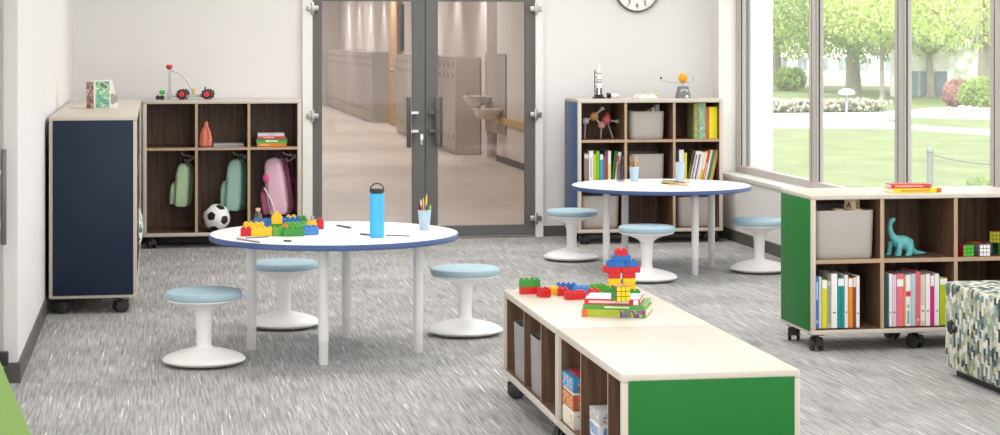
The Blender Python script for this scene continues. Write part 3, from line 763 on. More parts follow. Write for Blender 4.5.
# ================================================================== THINGS IN THE BACKPACK CABINET
FLOORZ = .1165
def backpack(label, px, pyt, pyb, Y, w, d, cols, rz, pocket=.5, tilt=0, ears=False, grp='backpacks hanging in the cubbies'):
    zb, zt = zat(px, pyb, Y), zat(px, pyt, Y); H = zt-zb
    t = thing('backpack', label, 'backpack', (atY(px, Y), Y, zb), (0, tilt, rz), grp)
    a, b, c = [pm(q, .75, .08, 90, bump=.15) for q in cols]
    rows = []
    for u, k in ((0, .62), (.015, .84), (.06, .97), (.2, 1.02), (.5, 1.), (.75, .95), (.88, .86), (.95, .7), (.985, .48), (1., .2)):
        rows.append([(x, y*(k*.3+.7), u*H) for x, y in rrect(w*k, d, min(.03, w*k*.45))])
    body = MB().grid(rows).build('bag_body', a, t)
    rows = []
    for u, k in ((0, .6), (.03, .9), (.12, 1.), (.6, 1.), (.85, .92), (.97, .6), (1., .2)):
        rows.append([(-w*.48-w*.16+x, y, .01+u*H*pocket) for x, y in rrect(w*.42*k, d*.78*k, min(.022, w*.2*k))])
    MB().grid(rows).build('front_pocket', b, t)
    m = MB()
    for q in (-1, 1):
        m.tube([(w*.46, q*d*.2, H*.93), (w*.62, q*d*.24, H*.85), (w*.72, q*d*.27, H*.5), (w*.7, q*d*.3, H*.2), (w*.45, q*d*.32, H*.04)], .011, 8, flat=.45)
    m.build('shoulder_strap', c, t)
    MB().tube([(w*.12, -.03, H*.98), (w*.2, -.028, H*1.08), (w*.3, 0, H*1.12), (w*.2, .028, H*1.08), (w*.12, .03, H*.98)], .007, 8).build('carry_handle', c, t)
    for yy in (-.502, .502):
        m = MB(); m.tube([(-w*.3, yy*d, H*.1), (-w*.33, yy*d*.99, H*.5), (-w*.2, yy*d*.92, H*.82), (w*.05, yy*d*.84, H*.93)], .0035, 6)
        m.build('zipper', c, body)
    if ears:
        m = MB()
        for yy in (-.51, .51): m.ball((-w*.36, yy*d, H*.66), (.026, .012, .034), 14, 8)
        m.build('ear_patch', pm('e05f9a', .8, .05), t)
        MB().tube([(-w*.55, -d*.42, H*.5), (-w*.4, -d*.5, H*.42), (-w*.2, -d*.53, H*.25), (-w*.1, -d*.53, H*.05)], .006, 6).build('cord', pm('f2dbe4', .7), t)
    return t
backpack('mint green backpack hanging in the left cubby of the backpack cabinet', 183, 163, 206, 14.80, .105, .20, ('cdebc2', 'c2e4b8', '7a9a78'), R(-16), .52, R(4))
backpack('teal backpack hanging in the middle cubby above the soccer ball', 235, 159, 210, 14.80, .12, .21, ('a9d0c4', '9cc6ba', '4f8a7a'), R(-18), .54, R(3))
backpack('pink backpack hanging in the right cubby of the backpack cabinet', 282, 157, 214, 14.80, .15, .24, ('efc6d6', 'c96e96', '9c3a70'), R(-20), .46, R(-7), True)
# soccer ball
n = NT('soccer_ball_pentagons')
bm = bmesh.new(); bmesh.ops.create_icosphere(bm, subdivisions=1, radius=1); ico = [v.co.normalized() for v in bm.verts]; bm.free()
M['ballw'] = pm('f0efeb', .4, .02, 20)
b = bmesh.new(); bmesh.ops.create_icosphere(b, subdivisions=5, radius=.1)
fr = []
for v in ico:
    ns = sorted(ico, key=lambda q: -q.dot(v))[1:6]; fr.append((v, ns))
for f in b.faces:
    c = f.calc_center_median().normalized(); v, ns = max(fr, key=lambda q: q[0].dot(c))
    # pentagon: distance from the centre measured towards each neighbour
    if max((c-v).dot((q-v*q.dot(v)).normalized()) for q in ns) < .295: f.material_index = 1
mb = MB(); mb.bm.free(); mb.bm = b
o = mb.build('soccer_ball', ['ballw', 'black'])
tag(o, 'black and white soccer ball on the floor of the middle cubby', 'ball')
zc = .1165+.1; o.location = (atY(216.5, 14.67), 14.67, zc); o.rotation_euler = (R(32), R(8), R(20))
# coral pouch
x = atY(205.5, 14.72); h = zat(205, 121, 14.72)-.737
t = thing('drawstring_pouch', 'coral pink cloth pouch in the top middle cubby', 'pouch', (x, 14.72, .7365))
rows = []
for u, k, dx in ((0, .85, 0), (.04, 1., 0), (.3, .98, .0), (.55, .8, .001), (.72, .52, .002), (.8, .3, .003), (.88, .34, .006), (1., .12, .008)):
    rows.append([(dx+x_*(1+.1*sin(5*q)), y_*(1+.08*cos(3*q)), u*h) for q, (x_, y_) in enumerate(rrect(.088*k, .07*k, .03*k))])
MB().grid(rows).build('pouch_body', pm('ea8573', .85, .1, 60, bump=.2), t)
m = MB()
for q in (-1, 1): m.tube([(.003, -.012, h*.8), (q*.02, -.036, h*.6), (q*.024, -.04, h*.3)], .003, 6)
m.build('drawstring', pm('c8614f', .8), t)
# leaf cushion leaning in the side of the navy ended cabinet
leaf = blotch('green_leaf_print', [(.0, '1f7a5a'), (.40, 'f3f4ee'), (.56, '2c8f63'), (.60, 'f3f4ee'), (.66, '1d2d2a'), (.70, 'f3f4ee')], (16, 7, 1), .85)
p = Vector((-.158, 13.67, .1165))
t = thing('cushion', 'white cushion with green leaf print sticking out of the navy ended cabinet', 'cushion', p, 0)
MB().grid([[(x_*1.0, y_, z_) for x_, y_ in rrect(.15*k, .44*(.7+.3*k), .06*k)] for z_, k in ((.0, .35), (.01, .6), (.06, .95), (.13, 1.05), (.2, .95), (.25, .7), (.28, .25))]).build('cover', leaf, t)
# ------------------------------------------------------------------ toy crane car on the backpack cabinet
zt = 1.081; YT = 14.78
def cx(px): return atY(px, YT)
def cz(py, px=185): return zat(px, py, YT)-zt
x0 = cx(185)
t = thing('toy_crane', 'construction kit crane car with red hubs on the backpack cabinet', 'toy', (x0, YT, zt))
X = lambda px: cx(px)-x0
grey = pm('b9bcbe', .4, .05); red = pm('d0262c', .4, .05)
m = MB(); m.box(X(168), X(210), -.012, .012, cz(97.2), cz(95.6)).box(X(188), X(204), -.03, .03, cz(97), cz(94.5)); m.build('chassis', grey, t)
wheel = None
for px in (181.3, 206.2):
    for dy in (-.05, .05):
        r = .034; m = MB()
        m.tube([(0, -.016, 0), (0, -.013, 0), (0, .013, 0), (0, .016, 0)], [r*.85, r, r, r*.85], 20)
        for k in range(10): m.box(r*cos(k*pi/5)-.006, r*cos(k*pi/5)+.006, -.014, .014, r*sin(k*pi/5)-.006, r*sin(k*pi/5)+.006)
        w = m.build('wheel', 'black', t); w.location = (X(px)+(.025 if dy > 0 else 0), dy, .0395)
        MB().tube([(0, -.0175, 0), (0, -.016, 0), (0, .0165, 0)], [.012, .021, .021], 16).build('hub', red, w)
MB().box(X(168.5), X(171), -.01, .01, .005, cz(69), bev=.002).build('mast', grey, t)
MB().box(X(167), X(172.3), -.02, .02, cz(97.5), cz(92), bev=.002).build('mast_base', grey, t)
m = MB(); m.lathe([(.012, 0), (.022, .012), (.024, .022), (.02, .034), (.01, .036)], 12, (X(169.3), 0, cz(69.5))); m.build('mast_lamp', red, t)
MB().cyl((X(169.5), 0, cz(70.5)), (X(176), 0, cz(71.5)), .006).build('jib_joint', grey, t)
MB().tube([(X(174), 0, cz(71)), (X(181), 0, cz(74)), (X(187.5), 0, cz(81)), (X(192), 0, cz(90)), (X(193.5), 0, cz(96))], .0075, 8).build('curved_boom', pm('d9d9d6', .35, .04), t)
MB().box(X(192.6), X(195), -.012, .012, cz(95), cz(88.5)).build('yellow_beam', pm('d3b92c', .5), t)
MB().cyl((X(205.4), 0, cz(94)), (X(205.4), 0, cz(86.8)), .0055).build('blue_rod', pm('2c5aa8', .4), t)
MB().box(X(159.3), X(165), -.018, .018, cz(94.2), cz(90.2), bev=.002).build('green_block', pm('3fb04a', .4), t)
m = MB()
for px in (157.8, 162): m.tube([(X(px), -.03, .016), (X(px), .03, .016)], .0165, 14)
m.build('rear_roller', 'black', t)
MB().box(X(157), X(168), -.006, .006, .014, .02).build('tow_bar', grey, t)

# ================================================================== THINGS ON AND IN THE BLUE ENDED CABINET
zt = 1.0785; YR = 14.62
x0 = atY(599, YR); s = .00742
t = thing('rocket_model', 'tall white and black rocket model on the blue ended cabinet', 'model', (x0, YR, zt))
H = zat(599, 61.5, YR)-zt
MB().lathe([(.021, .012), (.021, .1), (.0205, .128), (.0165, .138), (.0165, .19), (.010, .205), (.010, .222), (.004, .24), (.002, H)], 20).build('rocket_body', pm('f4f4f2', .4, .02), t)
for z0, z1, r in ((.012, .028, .022), (.12, .128, .0212), (.137, .143, .0172), (.186, .192, .0172)): MB().lathe([(r, z0), (r, z1)], 20).build('black_band', 'black', t)
m = MB()
for k in range(4): m.box(.0195*cos(k*pi/2+.6)-.006, .0195*cos(k*pi/2+.6)+.006, .0195*sin(k*pi/2+.6)-.006, .0195*sin(k*pi/2+.6)+.006, .03, .08)
for k in range(4): m.box(.024*cos(k*pi/2)-.006, .024*cos(k*pi/2)+.006, .024*sin(k*pi/2)-.006, .024*sin(k*pi/2)+.006, .0, .03)
m.build('black_fin', 'black', t)
m = MB(); m.box(-.045, .045, -.03, .03, 0, .012, bev=.002); m.box(-.036, -.03, -.004, .004, .012, .215)
for k in range(5): m.box(-.036, -.016, -.003, .003, .05+k*.036, .055+k*.036)
m.build('launch_tower', pm('3a3a3a', .5), t)
x0 = atY(613.5, YR)
t = thing('lander_model', 'small black and white spacecraft model lying beside the rocket', 'model', (x0, YR, zt))
MB().tube([(-.02, 0, .022), (.03, 0, .02), (.044, 0, .018)], [.015, .015, .008], 12).build('module', pm('efefed', .4), t)
m = MB(); m.tube([(-.05, 0, .024), (-.022, 0, .022)], [.02, .014], 12); m.box(-.05, -.024, -.022, .022, 0, .006); m.build('engine_block', 'black', t)
m = MB()
for q in (-1, 1): m.tube([(.02, q*.006, .02), (.04, q*.03, .002)], .003, 5); m.ball((.052, q*.012, .010), .008, 8, 6)
m.build('landing_leg', pm('cfcfcd', .4), t)
x0 = atY(645, YR)
t = thing('open_book', 'open white picture book lying on the blue ended cabinet', 'book', (x0, YR, zt))
m = MB(); prof = [(-.075, .004), (-.06, .024), (-.03, .034), (-.006, .02), (0, .008), (.006, .02), (.03, .034), (.06, .024), (.075, .004)]
m.grid([[(x, y, .004) for x, z in prof]+[(x, y, z) for x, z in reversed(prof)] for y in (-.09, .09)]); m.build('page_block', 'page', t)
MB().box(-.078, .078, -.093, .093, 0, .004).build('cover', pm('cbd8cf', .5), t)
xx = atY(652.5, YR)-x0
t = thing('animal_figure', 'tiny cream and brown toy animal standing at the open book', 'toy', (x0+.055+.032, YR-.02, zt))
m = MB(); m.ball((0, 0, .028), (.018, .011, .012), 12, 8).ball((-.012, 0, .05), (.01, .009, .010), 10, 8)
for q in (-1, 1):
    m.tube([(q*.011, .005, 0), (q*.011, .005, .024)], .004, 6); m.tube([(q*.011, -.005, 0), (q*.011, -.005, .024)], .004, 6); m.tube([(-.012, q*.005, .056), (-.013, q*.008, .068)], .003, 6)
m.tube([(-.006, 0, .034), (-.012, 0, .05)], .007, 8); m.build('figure_body', pm('d8c9a0', .6, .2, 120), t)
x0 = atY(683, YR)
t = thing('planet_model', 'toy planetarium with orange sun ball on a grey tapered stand', 'model', (x0, YR, zt))
m = MB(); m.grid([[(x*k, y*k, z) for x, y in rrect(.1, .1, .012)] for z, k in ((0, 1.), (.004, 1.02), (.085, .72), (.09, .68))]); m.build('stand', pm('77797c', .5, .04), t)
m = MB()
for q in range(5):
    a = pi*q/4; m.ball((.024*cos(a)-.0, -.0475+.012*.6, .052+.012*sin(a)), (.006, .004, .006), 8, 6)
m.ball((.018, -.049, .012), (.014, .004, .012), 10, 6); m.build('moon_print', pm('f0f0ec', .5), t)
MB().cyl((0, 0, .09), (0, 0, .122), .005).build('axle', 'steel', t)
MB().ball((0, 0, .152), .036, 24, 16).build('sun_ball', pm('f5a21a', .45, .12, 30), t)
MB().tube([(0, 0, .112), (-.09, 0, .118), (-.172, .0, .13), (-.172, 0, .15)], .0025, 6).build('planet_arm', 'steel', t)
m = MB(); m.ball((-.172, 0, .152), .009, 10, 8); m.build('small_planet', pm('3f4a58', .4), t)
m = MB(); m.tube([(0, 0, .116), (.06, 0, .12), (.085, 0, .165)], .0022, 6); m.tube([(.085+.0*k, 0, .165-.0*k) for k in range(1)]+[(.078, 0, .12)], .0022, 6); m.build('moon_arm', 'steel', t)
m = MB(); m.ball((-.118, 0, .128), .006, 8, 6); m.build('tiny_planet', pm('d0c8b8', .4), t)
# molecule model in the top left cubby
YM = 14.55; x0 = atY(600, YM); zs = S1+.0005
t = thing('molecule_model', 'ball and stick molecule model in the top left cubby of the blue ended cabinet', 'model', (x0, YM, zs))
P = lambda px, py, dy=0: (atY(px, YM)-x0, dy, zat(px, py, YM)-zs)
for nm, px, py, r, col in (('pale_ball', 585.5, 121, .026, 'd9d0ca'), ('orange_ball', 594, 116.5, .034, 'd9a06a'), ('cream_ball', 602.3, 108.5, .016, 'e6dfd6'), ('pink_ball', 606.5, 120.3, .036, 'dd6f74'), ('peach_ball', 601.5, 125.3, .030, 'e0a9a0'), ('red_ball', 607.5, 115.5, .022, 'c9483c'), ('grey_ball', 617.5, 121.5, .016, 'cfcac6')):
    MB().ball(P(px, py), r, 16, 10).build(nm, pm(col, .4, .05), t)
m = MB()
for a, b in (((585.5, 121), (594, 116.5)), ((594, 116.5), (602.3, 108.5)), ((594, 116.5), (601.5, 125.3)), ((606.5, 120.3), (617.5, 121.5)), ((606.5, 120.3), (601.5, 125.3)), ((607.5, 115.5), (606.5, 120.3))):
    m.cyl(P(*a), P(*b), .0075, n=8)
q = P(601.5, 125.3); m.cyl(q, (q[0], .03, .0), .006, n=8); q = P(617.5, 121.5); m.cyl(P(607, 121), (q[0]-.03, .02, 0), .005, n=8)
q = P(585.5, 121); m.cyl(q, (q[0], .03, .0), .006, n=8)
m.build('bond_stick', pm('cfc8c2', .4), t)
# things poking out of the bin in the top middle cubby
for px, py, sz, col, nm, lb in ((656.5, 104.5, .036, 'a9a7a5', 'toy_block', 'grey toy block poking out of the bin in the top middle cubby'), (652.5, 107.5, .026, 'd9cdb2', 'toy_block', 'cream toy block poking out of the bin, left of the grey one'), (648, 109, .016, 'c9ab7c', 'toy_peg', 'thin tan peg poking out of the bin in the top middle cubby')):
    x = atY(px, 14.5); zt_ = zat(px, py, 14.5)
    tag(place(MB().box(-sz/2, sz/2, -sz/2, sz/2, -sz*2.6, 0, bev=.003).build(nm, pm(col, .6, .08)), (x, 14.5, zt_), .3), lb, 'toy')

# ================================================================== CLOCK
YC = YB-.001; cxw = atY(636.5, YC); czw = zat(636.5, -10.7, YC)
t = thing('wall_clock', 'round white wall clock with dark silver rim above the cabinet', 'clock', (cxw, YC, czw), (pi/2, 0, 0))
Rr = 23.1/128.2
MB().lathe([(Rr*.9, 0), (Rr, .006), (Rr, .03), (Rr*.97, .036), (Rr*.93, .034), (Rr*.925, .012)], 64, caps=(True, False)).build('rim', pm('6f6c68', .35, .05, metal=.6), t)
MB().lathe([(Rr*.93, .016), (Rr*.93, .02)], 64).build('dial', pm('f7f6f3', .5, .01), t)
for k in range(1, 13):
    a = pi/2-k*pi/6
    text_mesh('numeral', str(k), .052, 'black', t, (Rr*.70*cos(a), Rr*.70*sin(a), .0215))
m = MB()
for k in range(60):
    a = k*pi/30; l_ = .007 if k % 5 else .012; d = Vector((cos(a), sin(a), 0)); n_ = Vector((-sin(a), cos(a), 0))*(.0008 if k % 5 else .0018)
    p0 = d*Rr*.90; p1 = d*(Rr*.90-l_); z = Vector((0, 0, .0205)); m.face([p0+n_+z, p1+n_+z, p1-n_+z, p0-n_+z])
m.build('minute_mark', 'black', t)
for nm, a, L, w in (('hour_hand', R(60), .085, .005), ('minute_hand', R(118), .125, .0035)):
    d = Vector((cos(a), sin(a), 0)); e = Vector((-sin(a), cos(a), 0))*w
    m = MB(); m.grid([[-d*.02+e+Vector((0, 0, z)), -d*.02-e+Vector((0, 0, z)), d*L-e*.5+Vector((0, 0, z)), d*L+e*.5+Vector((0, 0, z))] for z in (.024, .0255)]); m.build(nm, 'black', t)

# ================================================================== THINGS ON THE ROUND TABLES
TZ = .5805
p = on(377, 237, TZ)
t = thing('water_bottle', 'sky blue water bottle with black loop lid on the front table', 'bottle', p)
MB().lathe([(.030, 0), (.0345, .003), (.035, .008), (.035, .196), (.034, .204), (.030, .208)], 40).build('bottle_body', pm('45b4e6', .4, .03, 10), t)
MB().lathe([(.028, .208), (.031, .209), (.031, .228), (.029, .231), (.01, .232)], 32).build('lid', 'dark', t)
MB().tube([(-.031, 0, .215), (-.033, 0, .223), (-.029, 0, .240), (-.014, 0, .253), (0, 0, .256), (.014, 0, .253), (.029, 0, .240), (.033, 0, .223), (.031, 0, .215)], .003, 8).build('loop_handle', 'dark', t)
def cup(label, px, py, z, h, r0, r1, pens):
    p = on(px, py, z); t = thing('pencil_cup', label, 'cup', p)
    MB().lathe([(r0*.9, 0), (r0, .003), (r1, h), (r1-.003, h), (r0-.003, .008), (.001, .008)], 32).build('cup_body', pm('b3c8d6', .5, .03, 20), t)
    for (col, a, rr, top, w, nm, lb) in pens:
        b = p+Vector((rr*.55*cos(a), rr*.55*sin(a), .012)); e = p+Vector((rr*1.15*cos(a), rr*1.15*sin(a), top))
        d = (e-b).normalized(); q = thing(nm, lb, nm.replace('_', ' '), b, 0, 'pencils and markers in cups')
        v = e-b
        MB().cyl((0, 0, 0), v*.88, w, n=8).build('barrel', pm(col, .45, .04), q)
        MB().tube([v*.88, v*1.0], w*.95, 8, w*.15).build('tip', pm('e0bd84' if nm == 'pencil' else '2a2a2a', .6) if nm == 'pencil' else pm(col, .4), q)
cup('pale blue pencil cup on the front table right of the bottle', 424.5, 229.8, TZ, .098, .024, .0335, [
 ('2a2220', 2.7, .024, .135, .0042, 'marker', 'black marker at the left of the cup on the front table'),
 ('d23a34', 3.6, .018, .125, .0045, 'marker', 'red marker in the cup on the front table'),
 ('7d3f9c', 1.9, .012, .14, .004, 'marker', 'purple marker in the cup on the front table'),
 ('eec52a', .6, .012, .178, .0048, 'pencil', 'yellow pencil, tallest in the cup on the front table'),
 ('f0b429', 2.2, .008, .16, .0045, 'pencil', 'amber pencil in the cup on the front table'),
 ('e9e6e2', 2.4, .02, .152, .004, 'marker', 'white marker in the cup on the front table'),
 ('2c4fa0', 5.2, .016, .128, .0045, 'marker', 'blue marker in the cup on the front table'),
 ('a5c92b', .1, .027, .125, .006, 'marker', 'lime green marker at the right of the cup on the front table')])
TZ = .5805*.966+.0005
cup('pale blue cup of pencils at the left on the back table', 634, 181, TZ, .098, .026, .0335, [
 ('8f8f30', 2.6, .024, .165, .004, 'pencil', 'olive pencil at the left in the cup on the back table'),
 ('efe7dc', 2.0, .014, .15, .004, 'marker', 'white marker in the cup on the back table'),
 ('a83f52', 3.5, .010, .15, .004, 'marker', 'wine red marker in the cup on the back table'),
 ('e6c02f', .5, .012, .175, .0045, 'pencil', 'yellow pencil in the cup on the back table'),
 ('4a5a2c', 1.2, .018, .145, .004, 'marker', 'dark green marker in the cup on the back table'),
 ('e08a3a', .2, .026, .15, .0055, 'pencil', 'orange pencil at the right in the cup on the back table')])
cup('tall pale blue cup at the right on the back table', 680, 180.5, TZ, .125, .027, .034, [])
# glass jar with markers on the back table
p = on(620.5, 181.5, TZ)
t = thing('glass_jar', 'clear glass jar holding two markers left of the pencil cup', 'jar', p)
MB().lathe([(.026, 0), (.029, .004), (.029, .09), (.024, .105), (.024, .118), (.022, .118), (.022, .105), (.027, .088), (.027, .007), (.001, .006)], 28).build('jar_wall', 'jar', t)
for dx, col, nm in ((-.008, 'b0432f', 'rust red'), (.008, '2f2a4a', 'dark navy')):
    q = thing('marker', nm+' marker standing in the glass jar on the back table', 'marker', p+Vector((dx, 0, .008)), 0, 'markers in the glass jar')
    MB().cyl((0, 0, 0), (dx*.5, 0, .125), .0075, n=12).build('barrel', pm(col, .4), q); MB().cyl((dx*.5, 0, .125), (dx*.7, 0, .165), .0085, n=12).build('cap', pm(col, .35, .02), q)
# pencils lying on the back table
for x0, y0, x1, y1, col, nm in ((661, 182.6, 686, 184.6, 'caa12c', 'golden'), (663, 181.4, 680, 181.9, '3f8a4a', 'green'), (673, 182.0, 693, 184.9, '3f66b4', 'blue'), (662, 183.8, 677, 185.0, '2c2f36', 'black'), (668, 184.9, 689, 186.0, 'd98f2a', 'orange'), (680, 181.6, 690, 183.4, 'e6d03a', 'bright yellow')):
    a, b = on(x0, y0, TZ), on(x1, y1, TZ); v = b-a; L = min(v.length, .19); v = v.normalized()*L
    q = thing('pencil', nm+' pencil lying beside the tall cup on the back table', 'pencil', a, 0, 'pencils lying on the back table')
    up = Vector((0, 0, .0048)); MB().cyl(up, up+v*.9, .0046, n=6).build('barrel', pm(col, .5), q); MB().tube([up+v*.9, up+v], .0044, 6, .0006).build('tip', pm('dcb985', .6), q)
TZ = .5805
# papers and pens on the front table
def sheet(label, pts, lines, z=TZ):
    a = [on(x, y, z) for x, y in pts]; c = sum(a, Vector())/4
    t = thing('paper_sheet', label, 'paper', c)
    MB().grid([[v-c+Vector((0, 0, k)) for v in a] for k in (0, .0008)]).build('sheet', pm('f6f5f2', .7, .01), t)
    m = MB()
    for (x0, y0, x1, y1) in lines:
        p, q = on(x0, y0, z)-c, on(x1, y1, z)-c; e = Vector((-(q-p).y, (q-p).x, 0)).normalized()*.0016; u = Vector((0, 0, .0012))
        m.face([p+e+u, p-e+u, q-e+u, q+e+u])
    m.build('pencil_drawing', pm('8a8f96', .8), t)
sheet('white drawing sheet in front of the bricks on the front table', ((236, 240.6), (262, 243.8), (290, 240.2), (262, 237.6)), ((246, 240.5, 268, 241.2), (262, 239, 280, 239.5), (256, 241.8, 262, 239.4)))
sheet('white paper sheet behind the water bottle on the front table', ((336, 227.6), (378, 229.4), (398, 226.4), (356, 225.2)), ((350, 227.2, 372, 227.4), (362, 226.4, 380, 227.2)))
sheet('white paper sheet under the water bottle on the front table', ((356, 236.0), (402, 238.3), (415, 234.8), (372, 233.4)), ((394, 236, 408, 236.4),))
def pen(label, x0, y0, x1, y1, col, z=TZ+.001, r=.0042):
    a, b = on(x0, y0, z), on(x1, y1, z); v = b-a; up = Vector((0, 0, r))
    q = thing('pen', label, 'pen', a, 0, 'pens on the front table')
    MB().cyl(up, up+v*.93, r, n=8).build('barrel', pm(col, .35), q); MB().tube([up+v*.93, up+v], r*.8, 8, r*.15).build('tip', 'steel', q)
pen('dark pen lying at the right of the drawing sheet by the bricks', 284, 241.5, 292, 242, '33343a')
pen('grey pen lying along the left of the drawing sheet by the bricks', 237, 239.6, 261, 243.2, '8d9096')
pen('slim grey pencil crossing the drawing sheet by the bricks', 246, 238.6, 270, 237.2, '6d7178', r=.003)
pen('dark pen lying left of the water bottle', 360.5, 234.9, 371, 235.6, '4a4d52')
pen('dark grey pen lying right of the water bottle', 386, 235.8, 411, 236.6, '6a6d70', r=.003)
pen('charcoal pen lying on the paper behind the bottle', 337, 226.3, 352, 228.6, '3f4146', r=.0045)
# cork bottle
p = on(258, 223.6, TZ)
t = thing('cork_bottle', 'small dark glass bottle with cork behind the blue bricks', 'bottle', p)
MB().lathe([(.016, 0), (.019, .003), (.019, .045), (.012, .056), (.0105, .064), (.008, .064)], 24).build('bottle_body', pm('4a4034', .1, .1, coat=.5), t)
MB().lathe([(.009, .060), (.0125, .066), (.0125, .077), (.011, .079)], 16).build('cork', 'wood', t)

# ================================================================== TOY BRICKS
BCOL = {'red': 'c4101a', 'yellow': 'e6be0c', 'blue': '1560ae', 'green': '2f8a2a', 'light blue': '3c82c8', 'bright green': '58a52e', 'orange': 'e07f14'}
_bk = {}
def brick_mesh(nx, ny, col, slope=False, h=.030):
    k = (nx, ny, col, slope, h)
    if k in _bk: return _bk[k]
    u = .0215; m = MB(); m.box(-nx*u/2+.0002, nx*u/2-.0002, -ny*u/2+.0002, ny*u/2-.0002, 0, h, bev=.0009, seg=1)
    if slope:
        m.grid([[(-nx*u*.5, y, h), (nx*u*.5, y, h), (.003, y, h*1.75), (-.003, y, h*1.75)] for y in (-ny*u*.42, ny*u*.42)])
    else:
        for i in range(nx):
            for j in range(ny):
                m.lathe([(.0066, h-.001), (.0066, h+.0055), (.0060, h+.0062)], 14, ((i-(nx-1)/2)*u, (j-(ny-1)/2)*u, 0))
    o = m.build('toy_brick', pm(BCOL[col], .3, .02, 30)); me = o.data; bpy.data.objects.remove(o); _bk[k] = me; return me
def brick(label, nx, ny, col, loc, rz=0, k=1., kz=None, group='toy bricks', slope=False, h=.030):
    o = inst('toy_brick', brick_mesh(nx, ny, col, slope, h), None, loc, rz); o.scale = (k, k, kz or k)
    return tag(o, label, 'toy brick', group)
g = 'toy bricks on the front table'
def tb(x0, x1, yb, nx, ny, col, rz, label, lev=0, slope=False, k=1.2):
    p = on((x0+x1)/2, yb, TZ); p.y += ny*.0215*k/2; p.z = TZ+lev*.030*k
    return brick(label, nx, ny, col, p, R(rz), k, None, g, slope)
tb(240.6, 252, 236.2, 2, 2, 'red', -4, 'red brick at the left front corner of the brick pile on the front table')
tb(252, 272, 236.0, 4, 2, 'yellow', -3, 'long yellow brick right of the red corner brick on the front table')
tb(244, 264, 231.0, 4, 2, 'yellow', -2, 'yellow brick behind the red corner brick on the front table')
tb(273, 283.2, 236.0, 2, 2, 'bright green', 4, 'short green brick at the front of the pile under the yellow peak')
tb(283.6, 303.6, 236.2, 4, 2, 'green', 2, 'long green brick at the front right of the pile on the front table')
tb(253.5, 274, 227.2, 4, 2, 'blue', -2, 'blue brick in front of the cork bottle')
tb(280, 301, 226.2, 4, 2, 'blue', 2, 'blue brick right of the yellow peak at the back of the pile')
tb(272.4, 281.8, 231.4, 2, 2, 'green', 0, 'small green brick carrying the yellow peak')
tb(272.4, 281.8, 231.4, 2, 2, 'yellow', 0, 'yellow peaked roof brick standing tallest in the pile on the front table', 1, True)
tb(282.5, 287.5, 232.2, 1, 1, 'orange', 8, 'tiny orange brick beside the small green tower brick')
tb(286.5, 305, 231.0, 4, 2, 'bright green', 7, 'bright green brick behind the long front green brick')
tb(297, 306, 224.4, 2, 2, 'green', -10, 'green brick at the far right back of the pile', 0)
tb(286.3, 296.5, 223.8, 2, 2, 'yellow', 0, 'yellow brick at the back of the pile beside the green back brick')
tb(302.8, 316.5, 235.0, 3, 2, 'light blue', 20, 'light blue brick turned outwards at the right front of the pile')
tb(307.8, 317, 229.6, 2, 2, 'yellow', -8, 'yellow brick between the light blue brick and the lone red brick')
tb(317, 323.6, 229.2, 1, 1, 'red', 5, 'lone small red brick at the right end of the pile on the front table', 0, False, 1.55)
g2 = 'toy bricks on the low cabinet'
def fb(x0, x1, yb, nx, ny, col, rz, label, lev=0, slope=False, k=1.):
    p = on((x0+x1)/2, yb, FH+.0005); p.y += ny*.0215*k/2; p.z = FH+.0005+lev*.030*k
    return brick(label, nx, ny, col, p, R(rz), k, None, g2, slope)
fb(520, 541, 294.2, 4, 2, 'red', -2, 'long red brick under the green one at the far left of the low cabinet')
fb(520, 541, 294.2, 4, 2, 'green', -2, 'long green brick stacked on the red one at the far left of the low cabinet', 1)
fb(538.5, 551, 297.4, 2, 2, 'red', 12, 'short red brick touching the yellow wedge on the low cabinet', k=1.1)
fb(550.5, 559, 294.8, 2, 2, 'yellow', -20, 'yellow brick right of the short red brick on the low cabinet', k=.95)
fb(556, 577, 291.2, 4, 1, 'blue', -10, 'long blue brick at the back of the scattered row on the low cabinet')
fb(558.5, 569, 296.0, 2, 2, 'red', -8, 'red brick left of the long front red brick on the low cabinet')
fb(565.5, 586.5, 299.7, 4, 2, 'red', 6, 'long red brick at the front of the scattered row on the low cabinet')
fb(575, 590, 294.2, 3, 2, 'light blue', -24, 'light blue brick behind the long front red brick on the low cabinet')
fb(589, 600.2, 298.2, 2, 2, 'red', 6, 'red brick left of the brick house on the low cabinet', k=1.05)
fb(591, 606.5, 292.6, 3, 2, 'bright green', 5, 'bright green brick behind the red one left of the brick house')
# brick house behind the books
hp = on(622.4, 295.6, FH+.0005); hp.y += .025
hz = R(-6); kx = 1.2; hu = .0215*kx; hh = .0238
def hb(u0, nx, lev, col, label, ny=2, dv=0):
    """u0: left end in studs from the house centre"""
    c = (u0+nx/2)*hu; p = Vector((hp.x+c*cos(hz)-dv*sin(hz), hp.y+c*sin(hz)+dv*cos(hz), hp.z+lev*hh))
    return brick(label, nx, ny, col, p, hz, kx, hh/.03, 'bricks of the toy house')
hb(-2.15, 2, 0, 'yellow', 'yellow brick at the bottom left of the brick house'); hb(.25, 2, 0, 'yellow', 'yellow brick at the bottom right of the brick house')
hb(-2.15, 2, 1, 'yellow', 'middle yellow brick left of the gap in the brick house'); hb(.25, 2, 1, 'yellow', 'middle yellow brick right of the gap in the brick house')
hb(-2.15, 2, 2, 'yellow', 'upper yellow brick left of the gap in the brick house'); hb(.25, 2, 2, 'yellow', 'upper yellow brick right of the gap in the brick house')
hb(-2.15, 2, 3, 'red', 'red brick left of the gap in the brick house'); hb(.25, 2, 3, 'red', 'red brick right of the gap in the brick house')
hb(-3.02, 3, 4, 'red', 'wide red brick at the left eave of the brick house'); hb(.02, 3, 4, 'red', 'wide red brick at the right eave of the brick house')
hb(-2.4, 3, 5, 'blue', 'blue brick at the left of the lower roof tier of the brick house'); hb(.62, 2, 5, 'blue', 'blue brick at the right of the lower roof tier of the brick house')
